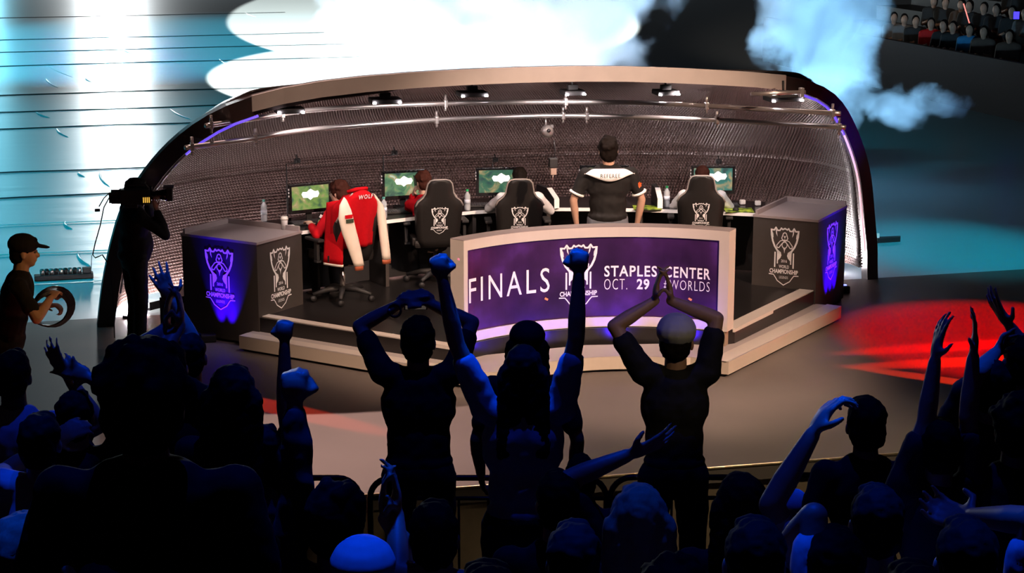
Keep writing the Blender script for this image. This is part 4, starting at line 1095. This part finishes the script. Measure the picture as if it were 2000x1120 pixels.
# seated players
C_RED = mat('red_jersey', (.46, .006, .012), .9, var=.1, spec=.1); C_WHITE = mat('white_jersey', (.72, .70, .70), .7, var=.05)
def seat_at(c, yaw, dx=0, dy=.03): return loc_off(c, yaw, dx, dy, 0)
S1 = seat_at(CH1, 42, .10, .02) - Vector((0, 0, .06))
p1 = person('player in a red jersey leaning in to the leftmost monitor', S1, 46, 1.66, 'sit', 12, head=(26, 0), hair='bushy', hmat=HAIRN, skin=SKIN_L, shirt=C_RED, sleeve='long', eyes=True,
            L=(gz(607, 440, 1.06), loc_off(S1, 46, -.6, .1, .55), 'relax', (0, 0, -1)), R=(loc_off(S1, 46, .12, .50, .78), loc_off(S1, 46, .6, 0, .6), 'relax', (0, 0, -1)))
for dz, mt_, nm in ((0, M_print, 'white sleeve patch'), (-.05, mat('badge_green', (.35, .38, .12), .6), 'green sleeve patch')):
    q = gz(629 + dz * 60, 424 - dz * 200, 1.16 + dz); m = MB(); qq = Matrix.Rotation(-math.radians(46), 3, 'Z') @ (q - S1)
    m.box(qq, (.05, .012, .032), Matrix.Rotation(-.9, 3, 'Z') @ Matrix.Rotation(.5, 3, 'Y')); m.build('patch', mt_, p1)['label'] = nm
S2 = seat_at(CH2, 12, -.02, .05) - Vector((0, 0, .08))
p2 = person('player in a red jersey holding a phone to his ear at the second chair', S2, 14, 1.64, 'sit', 6, head=(24, 6), roll=-7, hair='tuft', hmat=HAIRN, skin=SKIN_L, shirt=C_RED, sleeve='long', eyes=True,
            L=(loc_off(S2, 14, -.16, .17, 1.00), loc_off(S2, 14, -.32, .35, .3), 'grip', (1, 0, .2)), R=(loc_off(S2, 14, .15, .42, .78), loc_off(S2, 14, .5, .1, .6), 'relax', (0, 0, -1)))
ph = empty('phone', loc_off(S2, 14, -.145, .14, 1.13), math.radians(30)); m = MB(); m.box((0, 0, 0), (.008, .07, .14), Matrix.Rotation(-.12, 3, 'Y'), bev=.003); m.build('phone_body', M_blackgloss, ph)
m = MB(); m.box((.006, 0, 0), (.001, .062, .12), Matrix.Rotation(-.12, 3, 'Y')); m.build('phone_screen', mat('phone_glass', (.05, .06, .08), .1), ph); tag(ph, 'dark phone held to the ear of the player in the second chair', 'phone')
S3 = seat_at(CH3, 4, .03, .05) - Vector((0, 0, .06))
person('player in a white jersey seated in the chair just left of the referee', S3, 4, 1.68, 'sit', 4, head=(0, 4), hair='short', skin=SKIN_L, shirt=C_WHITE, sleeve='long', wide=1.12,
       L=(loc_off(S3, 4, -.17, .42, .80), loc_off(S3, 4, -.8, .1, .60), 'relax', (0, 0, -1)), R=(loc_off(S3, 4, .22, .40, .80), loc_off(S3, 4, .9, -.2, .45), 'relax', (0, 0, -1)))
S5 = seat_at(CH5, -4, .02, .05) - Vector((0, 0, .07))
person('player in a white jersey seated in the rightmost chair', S5, -4, 1.66, 'sit', 4, head=(-4, 2), hair='short', hmat=HAIRN, skin=SKIN_L, shirt=C_WHITE, sleeve='long', wide=1.15,
       L=(loc_off(S5, -4, -.18, .38, .78), loc_off(S5, -4, -.9, -.2, .45), 'relax', (0, 0, -1)), R=(loc_off(S5, -4, .20, .38, .78), loc_off(S5, -4, .9, -.2, .45), 'relax', (0, 0, -1)))

# camera operator with shoulder camera, at the left foot of the arch
CM = gz(270, 692, 0.0); CM.z = .001; cyaw = -62
Hc = pt(312, 404, CM.y - .05)
person('camera operator in black beside the left foot of the arch, shouldering a broadcast camera', CM, cyaw, 1.74, 'stand', 2, head=(0, 8), hair='short', shirt=C_BLACK, sleeve='long', wide=1.3, belly=.05,
       R=(pt(306, 410, CM.y - .15), pt(300, 470, CM.y - .2), 'grip', (0, 0, 1)), L=(pt(288, 396, CM.y + .12), pt(270, 440, CM.y + .3), 'grip', (-.5, -.8, 0)), eyes=True)
K = empty('broadcast_camera', pt(264, 384, CM.y - .16), math.radians(-82)); K.scale = (.85, .80, .85); tag(K, 'black broadcast camera on the shoulder of the camera operator', 'camera')
# local +Y points along the lens
m = MB(); m.box((0, 0, 0), (.13, .34, .17), bev=.012); m.build('camera_body', M_black, K)
m = MB(); m.box((0, -.22, .01), (.12, .11, .16), bev=.01); m.box((0, -.285, .0), (.10, .03, .12)); m.build('battery', M_blackgloss, K)
m = MB(); m.lathe((0, .27, .01), [(.055, -.12), (.06, -.06), (.05, 0), (.062, .06), (.07, .10)], 18, Matrix.Rotation(-PI / 2, 3, 'X')); m.build('lens', M_blackgloss, K)
m = MB(); m.box((0, .40, .015), (.17, .07, .13), bev=.008); m.build('matte_box', M_black, K)
m = MB(); m.box((0, .39, .10), (.19, .12, .012)); m.build('sun_flag', M_black, K)
m = MB(); m.tube([(0, -.12, .085), (0, -.10, .13), (0, .12, .135), (0, .16, .085)], .014, 8); m.build('top_handle', M_black, K)
m = MB(); m.box((-.11, .12, .06), (.06, .15, .07), bev=.01); m.tube([(-.11, .05, .06), (-.11, -.03, .055)], [.03, .034], 10); m.build('viewfinder', M_blackgloss, K)
m = MB(); m.box((.068, .13, -.03), (.012, .12, .09)); m.build('side_panel', M_black, K)
m = MB()
for j in range(4): m.box((.076, .165 - j * .022, -.03), (.004, .012, .06))
m.build('meter_bars', mat('amber_display', (.5, .3, .05), .5, emit=(1, .55, .08), estr=.8), K)
m = MB(); m.tube([(0, -.28, .06), (.0, -.36, -.01), (.02, -.42, -.10)], .007, 6); m.box((.02, -.44, -.14), (.03, .06, .03), bev=.005); m.build('connector', M_black, K)
m = MB(); m.box((0, -.05, -.10), (.10, .16, .05), bev=.015); m.build('shoulder_pad', M_black, K)
m = MB(); base = [pt(226, 372, CM.y - .3), pt(214, 385, CM.y - .32), pt(203, 405, CM.y - .35), pt(196, 440, CM.y - .36), pt(186, 475, CM.y - .36), pt(181, 498, CM.y - .36), pt(186, 504, CM.y - .36), pt(200, 498, CM.y - .3), pt(214, 520, CM.y - .2), pt(222, 600, CM.y - .15), gz(224, 660, .01)]
m.tube(base, .006, 6); o = m.build('camera_cable', M_black); tag(o, 'thin black cable looping down behind the camera operator', 'cable')

# technician coiling cable, far left
TQ = pt(2, 470, 13.9); TQ.z = .001
person('technician in a black cap standing at the far left, coiling cable', TQ, -78, 1.86, 'stand', 14, head=(-4, -2), hair='short', skin=SKIN_L, shirt=C_BLACK, sleeve='short', cap=(C_BLACK, 'brim'), eyes=True, vox=.010,
       R=(pt(98, 584, TQ.y - .05), pt(52, 610, TQ.y - .3), 'grip', (0, 0, -1)), L=(pt(88, 598, TQ.y + .25), pt(60, 640, TQ.y + .3), 'grip', (0, 0, -1)))
m = MB(); rn = random.Random(3)
for j in range(7):
    c = pt(100, 605, TQ.y + .02 * j); pts_ = []
    for i in range(25):
        a = 2 * PI * i / 24; pts_.append(c + Vector(((.115 + .004 * j) * math.cos(a), .02 * j - .03 + .10 * math.cos(a), (.125 + .006 * j) * math.sin(a) + .004 * rn.random())))
    m.tube(pts_, .0075, 6, cap=False)
o = m.build('cable_coil', mat('cable_jacket', (.02, .02, .025), .3)); tag(o, 'coil of black cable held by the capped technician', 'cable')
# floor lighting bar behind him
e = empty('floor_light_bar', gz(125, 545, -.02), A15); tag(e, 'black bar of small lamps on the sheeted floor behind the technician', 'light')
m = MB(); m.box((0, 0, .03), (.66, .14, .06), bev=.01); m.build('base', M_black, e)
for j in range(9):
    m = MB(); m.lathe((-.24 + .052 * j, -.0, .09), [(.022, -.04), (.026, .0), (.026, .03)], 10, Matrix.Rotation(.5, 3, 'X')); m.build('lamp_head', M_steel if j % 2 == 0 else M_black, e)
m = MB(); m.box((.26, 0, .09), (.1, .1, .06), bev=.01); m.tube([(.31, 0, .1), (.325, 0, .26)], .004, 5); m.build('control_box', M_black, e)
# small wedge beyond the right foot of the arch
e = empty('floor_wedge', gz(1738, 472, -.02), A15); m = MB(); m.prism([(-.2, -.06), (.12, -.05), (.16, .03), (-.2, .05)], 0, .06); m.build('body', M_black, e)
m = MB(); m.box((-.18, 0, .09), (.04, .05, .06)); m.build('lamp_head', M_white, e); tag(e, 'low black floor unit on the sheeted floor right of the arch', 'light')
# violet uplight at the right counter
for u, v, lab, tgt in ((1640, 572, 'violet floor uplight at the outer side of the right counter', B(2.95, 1.36, .35)), (402, 668, 'violet floor uplight in front of the left counter', B(-3.47, 1.68, .30))):
    P = gz(u, v, 0); e = empty('floor_uplight', P, A15); m = MB(); m.box((0, 0, .04), (.2, .12, .08), bev=.015); m.build('housing', M_black, e)
    if u > 1000:
        m = MB()
        for j in range(3): m.lathe((-.06 + .06 * j, 0, .082), [(.02, -.004), (.02, .004)], 10)
        m.build('lens_row', mat('led_blue', (.1, .1, .9), .4, emit=(.12, .15, 1), estr=5), e)
    tag(e, lab, 'light')

# ------------------------------------------------------------------ rails in front of the stands
M_rail = mat('rail_black', (.02, .018, .02), .35, .3)
def barrier(u0, u1, v, Y, lab):
    a, b2 = pt(u0, v, Y), pt(u1, v, Y); L = b2.x - a.x; top = a.z; e = empty('crowd_barrier', ((a.x + b2.x) / 2, Y, .155)); hgt = top - .155
    x0, x1 = -L / 2, L / 2; r = .13; pts = [(x0, 0, .0), (x0, 0, hgt - r)]
    for k in range(1, 6): an = PI / 2 * k / 6; pts.append((x0 + r - r * math.cos(an), 0, hgt - r + r * math.sin(an)))
    pts += [(x0 + r, 0, hgt), (x1 - r, 0, hgt)]
    for k in range(1, 6): an = PI / 2 * k / 6; pts.append((x1 - r + r * math.sin(an), 0, hgt - r + r * math.cos(an)))
    pts += [(x1, 0, hgt - r), (x1, 0, 0)]
    m = MB(); m.tube(pts, .019, 8); m.build('hoop', M_rail, e)
    m = MB(); m.tube([(x0, 0, hgt - .13), (x1, 0, hgt - .13)], .014, 8); m.tube([(x0, 0, .15), (x1, 0, .15)], .014, 8); m.build('cross_bar', M_rail, e)
    nb_ = max(2, int(L / .16))
    for k in range(1, nb_):
        m = MB(); x = x0 + L * k / nb_; m.tube([(x, 0, .15), (x, 0, hgt - .13)], .008, 6); m.build('upright', M_rail, e)
    tag(e, lab, 'barrier', 'crowd barriers before the stands')
barrier(430, 702, 934, 10.55, 'black round-cornered crowd barrier ending left of the man taking a photo')
barrier(722, 1185, 934, 10.55, 'black crowd barrier in front of the man taking a photo')
barrier(1192, 1494, 933, 10.55, 'black crowd barrier in front of the clapping man in the pale cap')
barrier(1502, 1900, 929, 10.55, 'black crowd barrier at the right, beginning beside the blue-lit dome head')

# ------------------------------------------------------------------ near crowd, lit only from above
def fan(u, v, row, pose, label, L=None, R=None, yaw=0, dY=0.0, **kw):
    "u, v: top of the head"
    Y = ROW_Y[row] + (.10 if pose == 'stand' else -.20) + dY
    z0 = ROW_Z[row]; T_ = pt(u, v, Y)
    tall = T_.z - z0
    if pose == 'stand': H = tall / .992
    else: H = (tall - .5) / .80 * 1.75 / 1.02
    H = max(1.2, min(2.02, H))
    def A(arm):
        if arm is None: return None
        (hu, hv), (eu, ev), st = arm[:3]; d = arm[3] if len(arm) > 3 else .12
        return (pt(hu, hv, Y + d), pt(eu, ev, Y + d * .5), st, arm[4] if len(arm) > 4 else None)
    kw.setdefault('skin', SKIN if (L or R) else SKIN_DIM)
    kw.setdefault('vox', .013 if not (L or R) else .0085)
    return person(label, (T_.x, Y, z0 + .001), yaw, H, pose, 3, L=A(L), R=A(R), **kw)
fan(1322, 626, 0, 'stand', 'man in a pale flat cap clapping above his head before the front desk', L=((1279, 588), (1225, 650), 'clap', .15, (1, 0, 0)), R=((1310, 588), (1400, 650), 'clap', .15, (-1, 0, 0)), cap=(mat('khaki_cap', (.50, .48, .42), .85), 'side'), skin=SKIN, head=(-12, 6), hd=1.06)
fan(815, 626, 0, 'stand', 'man in black with both hands up taking a photo, bracelet on his left wrist', L=((785, 592), (705, 690), 'claw', .2, (1, .3, 0)), R=((836, 592), (925, 680), 'claw', .2, (-1, .3, 0)), hair='short', wide=1.1, hd=1.08)
e = empty('wristwatch', pt(771, 607, ROW_Y[0] + .26)); m = MB(); m.tube([Vector((.034 * math.cos(a), 0.01 * math.sin(a), .034 * math.sin(a))) for a in [2 * PI * i / 16 for i in range(17)]], .007, 6, cap=False); m.build('strap', M_black, e)
m = MB(); m.lathe((-.03, -.01, 0), [(.012, -.005), (.012, .005)], 10, Matrix.Rotation(PI / 2, 3, 'X')); m.build('dial', M_steel, e); tag(e, 'shiny wristwatch on the man taking a photo', 'watch')
e = empty('camera_phone', pt(812, 594, ROW_Y[0] + .30), 0); m = MB(); m.box((0, 0, 0), (.13, .012, .07), bev=.004); m.build('phone_body', M_blackgloss, e)
m = MB(); m.box((0, -.007, 0), (.115, .001, .06)); m.build('phone_screen', mat('phone_dim', (.1, .09, .08), .2, emit=(.5, .4, .33), estr=.10), e); tag(e, 'dim phone held up by the man in black taking a photo', 'phone')
fan(1030, 637, 0, 'stand', 'person in dark clothes and a black cap behind the raised arms of the blue-shirted fan', hair='long', cap=(C_BLACK, 'none'))
C_BLUE = mat('light_tshirt', (.45, .45, .5), .8)
fan(1022, 682, 2, 'stand', 'long-haired fan in a light T-shirt raising both fists high at the centre', L=((858, 528), (862, 660), 'fist', .05, (0, 1, 0)), R=((1132, 524), (1122, 660), 'fist', .05, (0, 1, 0)), hair='long', shirt=C_BLUE, wide=1.05, ak=1.16, hmat=HAIRB)
fan(450, 730, 3, 'stand', 'fan with long dark dome-shaped hair left of the two raised arms', hair='long', hd=1.15, skin=SKIN_DIM)
fan(516, 838, 3, 'stand', 'shorter fan raising one straight arm with the fist beside the left counter', R=((548, 592), (545, 740), 'fist', .1, (0, 1, 0)), hair='short', shirt=C_GREY, ak=1.3)
fan(650, 935, 4, 'sit', 'fan with fuzzy hair raising one fist below the left end of the step', L=((580, 730), (650, 880), 'fist', .15, (0, 1, 0)), hair='bushy', sleeve='long', shirt=C_DARK)
fan(272, 706, 6, 'stand', 'large fan with bushy dark hair closest to the camera at the left', hair='bushy', hd=1.15, wide=1.2)
fan(140, 770, 3, 'stand', 'fan at the left holding both hands over his head', L=((135, 740), (108, 860), 'open', .1), R=((176, 740), (215, 800), 'open', .05))
fan(325, 672, 2, 'stand', 'fan clapping high in front of the camera operator', L=((325, 640), (290, 720), 'clap', .15, (1, 0, 0)), R=((352, 636), (375, 720), 'clap', .15, (-1, 0, 0)), dY=.1)
fan(366, 655, 1, 'stand', 'fan holding one flat hand up under the light battens', L=((338, 590), (335, 700), 'open', .1, (0, 1, 0)), skin=SKIN)
fan(28, 930, 5, 'sit', 'fan with light hair at the lower left corner of the frame', hair='long', hmat=HAIRL, hd=1.1)
fan(18, 690, 2, 'stand', 'fan at the left edge below the capped technician', shirt=C_PALE)
fan(70, 815, 4, 'stand', 'fan in a crumpled light shirt at the left edge', shirt=C_PALE, L=((100, 865), (30, 920), 'relax', .3))
fan(706, 1064, 5, 'sit', 'fan in a pale round cap at the bottom edge below the barrier gap', cap=(C_PALE, 'none'))
fan(846, 985, 4, 'sit', 'fan clapping low at the bottom left of centre', L=((752, 1015), (760, 1100), 'clap', .25, (1, 0, 0)), R=((775, 1005), (850, 1080), 'clap', .25, (-1, 0, 0)), sleeve='none')
fan(1136, 893, 1, 'sit', 'small round-headed fan right of the fist-raising fan', hair='short')
fan(1092, 925, 3, 'sit', 'fan holding one hand up with spread thumb before the stage edge', R=((1226, 890), (1170, 1000), 'open', .1, (-1, .2, 0)))
fan(1250, 955, 4, 'sit', 'fan with long blonde hair under the man in the pale cap', hair='long', hmat=HAIRL)
fan(1450, 930, 3, 'sit', 'fan with long brown hair in front of the railing right of the blonde fan', hair='long', hmat=HAIRN)
fan(1551, 962, 2, 'sit', 'fan in a light dome cap by the right railing', cap=(C_PALE, 'none'), hd=.95)
fan(1697, 787, 3, 'stand', 'fan with a smooth dark head at the right, below the red-lit stage corner', hd=1.1)
fan(1842, 826, 4, 'stand', 'fan raising both bare arms over the red-lit stage', L=((1830, 690), (1835, 800), 'open', .1, (1, .2, 0)), R=((1900, 640), (1878, 780), 'open', .1, (-1, .2, 0)), sleeve='short', shirt=C_DARK, wide=.95)
fan(1940, 708, 3, 'stand', 'fan in front of the red-lit stage with one hand raised over a dark head', L=((1944, 690), (1900, 760), 'open', .15, (1, .3, 0)), dY=.05)
fan(2004, 660, 2, 'stand', 'fan at the right edge raising a hand wearing a glove', L=((1974, 640), (1960, 740), 'open', .1, (1, .2, 0)))
fan(1995, 785, 4, 'stand', 'dark-haired fan cut by the right edge of the frame', hair='bushy')
fan(1722, 905, 4, 'sit', 'fan in a bright light shirt holding up a curled hand, low at the right', shirt=C_PALE, wide=1.1, L=((1586, 850), (1560, 960), 'claw', .10, (1, .3, 0)))
fan(1905, 900, 5, 'sit', 'fan in a white patterned top near the right edge', shirt=C_PALE, R=((1900, 1010), (1960, 1080), 'relax', .3))
fan(1122, 1000, 5, 'sit', 'fan in a pale top with bare neck at the bottom centre', shirt=C_PALE, wide=1.05, hd=.9)
fan(1480, 1020, 5, 'sit', 'fan in a pale top at the bottom right of centre', shirt=C_PALE, R=((1510, 1100), (1560, 1130), 'open', .3))
fan(1325, 1085, 6, 'sit', 'fan with bushy hair at the bottom edge right of centre', hair='bushy')
fan(480, 985, 5, 'sit', 'fan in dark clothes at the bottom left', shirt=C_DARK)
fan(180, 985, 6, 'sit', 'fan in dark clothes at the lower left behind the bushy-haired fan', shirt=C_DARK, hair='short')
fan(1640, 1040, 5, 'sit', 'fan in dark clothes below the bright light shirt', shirt=C_DARK)
fan(1800, 1040, 6, 'sit', 'fan in dark clothes at the bottom right', shirt=C_DARK)
fan(948, 1045, 6, 'sit', 'fan in black at the bottom centre under the raised fists', shirt=C_DARK)

# ------------------------------------------------------------------ far crowd on the stands at the upper right
FM = [mat('far_coat_%s' % n_, c, .8) for n_, c in (('black', (.03, .03, .03)), ('brown', (.12, .08, .06)), ('grey', (.2, .2, .2)), ('red', (.7, .01, .01)), ('blue', (.03, .25, .5)), ('teal', (.05, .3, .25)))]
def far_proto(coat):
    root = empty('spectator', (0, 0, 0))
    P = Prims(); P.ell((0, .01, 1.13), (.078, .09, .115)); P.ell((0, .09, 1.11), (.015, .02, .03)); P.cap((0, 0, .95), .055, (0, 0, 1.05), .055, 8); P.ell((0, 0, .72), (.17, .12, .28)); P.cap((-.09, 0, .45), .08, (-.1, .4, .46), .06, 8); P.cap((.09, 0, .45), .08, (.1, .4, .46), .06, 8)
    P.cap((-.1, .4, .46), .05, (-.1, .38, .06), .045, 8); P.cap((.1, .4, .46), .05, (.1, .38, .06), .045, 8)
    P.cap((-.19, 0, .93), .05, (-.2, .12, .65), .04, 8); P.cap((-.2, .12, .65), .04, (-.06, .3, .72), .035, 8); P.cap((.19, 0, .93), .05, (.2, .12, .65), .04, 8); P.cap((.2, .12, .65), .04, (.06, .3, .72), .035, 8)
    P.build('body', SKIN, root, .03, 2)
    P = Prims(); P.ell((0, 0, .72), (.19, .14, .29)); P.cap((-.13, 0, .95), .07, (.13, 0, .95), .07, 8); P.cap((-.19, 0, .93), .065, (-.2, .12, .65), .055, 8); P.cap((.19, 0, .93), .065, (.2, .12, .65), .055, 8); P.build('coat', coat, root, .03, 2)
    P = Prims(); P.ell((0, -.025, 1.165), (.088, .092, .105)); P.ell((0, -.05, 1.10), (.08, .05, .09)); P.build('hair', HAIRB, root, .02, 2)
    return root
protos = [far_proto(c) for c in FM]
rn = random.Random(11); used = set(); count = 0
FL = {'red': 'spectator in a bright red top at the barrier of the far stands', 'blue': 'spectator in a blue shirt in the front row of the far stands', 'teal': 'spectator in a teal top on the far stands'}
def sees(P):
    d = P.y * math.cos(TH) - (P.z - CAM_H) * math.sin(TH); up = P.y * math.sin(TH) + (P.z - CAM_H) * math.cos(TH)
    return 1000 + F_PX * P.x / d, 560 - F_PX * up / d
special = {(0, 3): 3, (0, 6): 4, (1, 8): 5}
for r in range(6):
    for c in range(36):
        t = 1.0 + c * .52 + rn.uniform(-.12, .12); n_ = .75 + .95 * r; z = .255 + .34 * r
        P = FP(t, n_, z); u, v = sees(P + Vector((0, 0, 1.0)))
        if not (1675 < u < 2025 and -12 < v < 160) or (r == 0 and rn.random() < .12 and (r, c) not in special): continue
        count += 1
        ci = special.get((r, c), rn.choice([0, 0, 1, 2]))
        cp = protos[ci] if ci not in used else copy_tree(protos[ci]); used.add(ci)
        cp.location = P; cp.rotation_euler = (0, 0, math.atan2(P.x - 1.5, -(P.y - 19)) + rn.uniform(-.5, .5) + (0))
        a = Vector((.9 - P.x, 19 - P.y)); cp.rotation_euler = (0, 0, math.atan2(a.y, a.x) - PI / 2 + rn.uniform(-.35, .35))
        nm = {3: 'red', 4: 'blue', 5: 'teal'}.get(ci)
        if nm: tag(cp, FL[nm], 'person')
        else: tag(cp, ['spectator in a black coat seated on the far stands', 'spectator in a brown coat seated on the far stands', 'spectator in a grey coat seated on the far stands'][ci], 'person', 'seated spectators on the far stands, coat %s' % ['black', 'brown', 'grey'][ci])
for i, p_ in enumerate(protos):
    if i not in used:
        for ch in list(p_.children): bpy.data.objects.remove(ch)
        bpy.data.objects.remove(p_)
print('far spectators', count)
P = FP(6.5, .3, 1.5); e = empty('light_stick', pt(1890, 34, 38.0)); m = MB(); m.tube([(-.1, 0, .28), (.1, 0, -.28)], .012, 6); m.build('glow_tube', mat('stick_glow', (.9, .2, .2), .4, emit=(1, .25, .2), estr=1.2), e)
m = MB(); m.tube([(.1, 0, -.28), (.13, 0, -.37)], .016, 6); m.build('grip', M_black, e); tag(e, 'thin red glowing stick held up in the far stands', 'light stick')
e = empty('lit_phone', pt(1985, 30, 35.5)); m = MB(); m.box((0, 0, 0), (.12, .012, .15), bev=.004); m.build('phone_body', M_black, e); m = MB(); m.box((0, -.008, 0), (.11, .002, .14)); m.build('phone_screen', mat('phone_blue', (.1, .1, .9), .4, emit=(.05, .03, 1), estr=2), e)
tag(e, 'glowing blue phone held up in the far stands', 'phone')
lamp('stand_lamp', 'SPOT', (0, 25, 14), (12, 50, 1), 1900, (1, .85, .7), 30, .5, .3)
# ------------------------------------------------------------------ stage smoke behind the booth
def smoke(name, c, r, thr, dens, label, scale=.5, seed=0.0, col=(.9, .95, 1.0)):
    bm = bmesh.new(); bmesh.ops.create_icosphere(bm, subdivisions=3, radius=1)
    me = bpy.data.meshes.new(name); bm.to_mesh(me); bm.free()
    o = bpy.data.objects.new(name, me); COL.objects.link(o); o.location = c; o.scale = r; o.rotation_euler = (0, 0, A15)
    mt = bpy.data.materials.new('smoke_volume'); mt.use_nodes = True; nt = mt.node_tree; nt.nodes.clear()
    out = nt.nodes.new('ShaderNodeOutputMaterial'); vs = nt.nodes.new('ShaderNodeVolumePrincipled')
    nt.links.new(vs.outputs[0], out.inputs['Volume']); vs.inputs['Color'].default_value = (*col, 1); vs.inputs['Anisotropy'].default_value = .0
    tc = nt.nodes.new('ShaderNodeTexCoord'); geo = nt.nodes.new('ShaderNodeNewGeometry')
    mp = nt.nodes.new('ShaderNodeMapping'); mp.inputs['Location'].default_value = (seed, seed * .7, 0)
    n1 = nt.nodes.new('ShaderNodeTexNoise'); n1.inputs['Scale'].default_value = scale; n1.inputs['Detail'].default_value = 6; n1.inputs['Roughness'].default_value = .6; n1.inputs['Distortion'].default_value = .3
    nt.links.new(geo.outputs['Position'], mp.inputs[0]); nt.links.new(mp.outputs[0], n1.inputs['Vector'])
    ln = nt.nodes.new('ShaderNodeVectorMath'); ln.operation = 'LENGTH'; nt.links.new(tc.outputs['Object'], ln.inputs[0])
    # density = clamp((noise - thr - falloff * r^3) * gain)
    pw = nt.nodes.new('ShaderNodeMath'); pw.operation = 'POWER'; nt.links.new(ln.outputs['Value'], pw.inputs[0]); pw.inputs[1].default_value = 3
    ml = nt.nodes.new('ShaderNodeMath'); ml.operation = 'MULTIPLY'; nt.links.new(pw.outputs[0], ml.inputs[0]); ml.inputs[1].default_value = .45
    sb = nt.nodes.new('ShaderNodeMath'); sb.operation = 'SUBTRACT'; nt.links.new(n1.outputs['Fac'], sb.inputs[0]); nt.links.new(ml.outputs[0], sb.inputs[1])
    s2 = nt.nodes.new('ShaderNodeMath'); s2.operation = 'SUBTRACT'; nt.links.new(sb.outputs[0], s2.inputs[0]); s2.inputs[1].default_value = thr
    g = nt.nodes.new('ShaderNodeMath'); g.operation = 'MULTIPLY'; g.use_clamp = False; nt.links.new(s2.outputs[0], g.inputs[0]); g.inputs[1].default_value = dens
    mxn = nt.nodes.new('ShaderNodeMath'); mxn.operation = 'MAXIMUM'; nt.links.new(g.outputs[0], mxn.inputs[0]); mxn.inputs[1].default_value = 0
    nt.links.new(mxn.outputs[0], vs.inputs['Density']); me.materials.append(mt)
    tag(o, label, 'smoke', kind='stuff'); return o
def sp(u, v, Y): return pt(u, v, Y)
smoke('smoke_cloud', sp(960, 10, 27.5), (3.5, 1.6, 2.3), .30, 16, 'large pale smoke cloud rising behind the middle of the booth', .75, 0.0)
smoke('smoke_cloud', sp(1600, 10, 27), (1.35, 1.0, 2.2), .30, 14, 'tall blue smoke plume behind the right shoulder of the booth', 1.0, 4.0)
smoke('smoke_wisp', sp(1790, 205, 27), (1.2, .5, .5), .36, 12, 'faint blue smoke wisp drifting low to the right', 1.2, 9.0)
for x_, e_, c_ in ((-3.0, 4500, (.85, .95, 1.0)), (-1.0, 4200, (.75, .9, 1.0)), (1.2, 3800, (.62, .78, 1.0)), (4.4, 4600, (.30, .66, 1.0))):
    lamp('smoke_lamp', 'SPOT', (x_, 23.6, .3), (x_ * 1.02, 27.5, 3.0), e_, c_, 80, .6, .15)
lamp('smoke_lamp', 'SPOT', (7.4, 24.0, .3), (6.2, 27, 1.6), 260, (.05, .3, 1.0), 60, .6, .1)
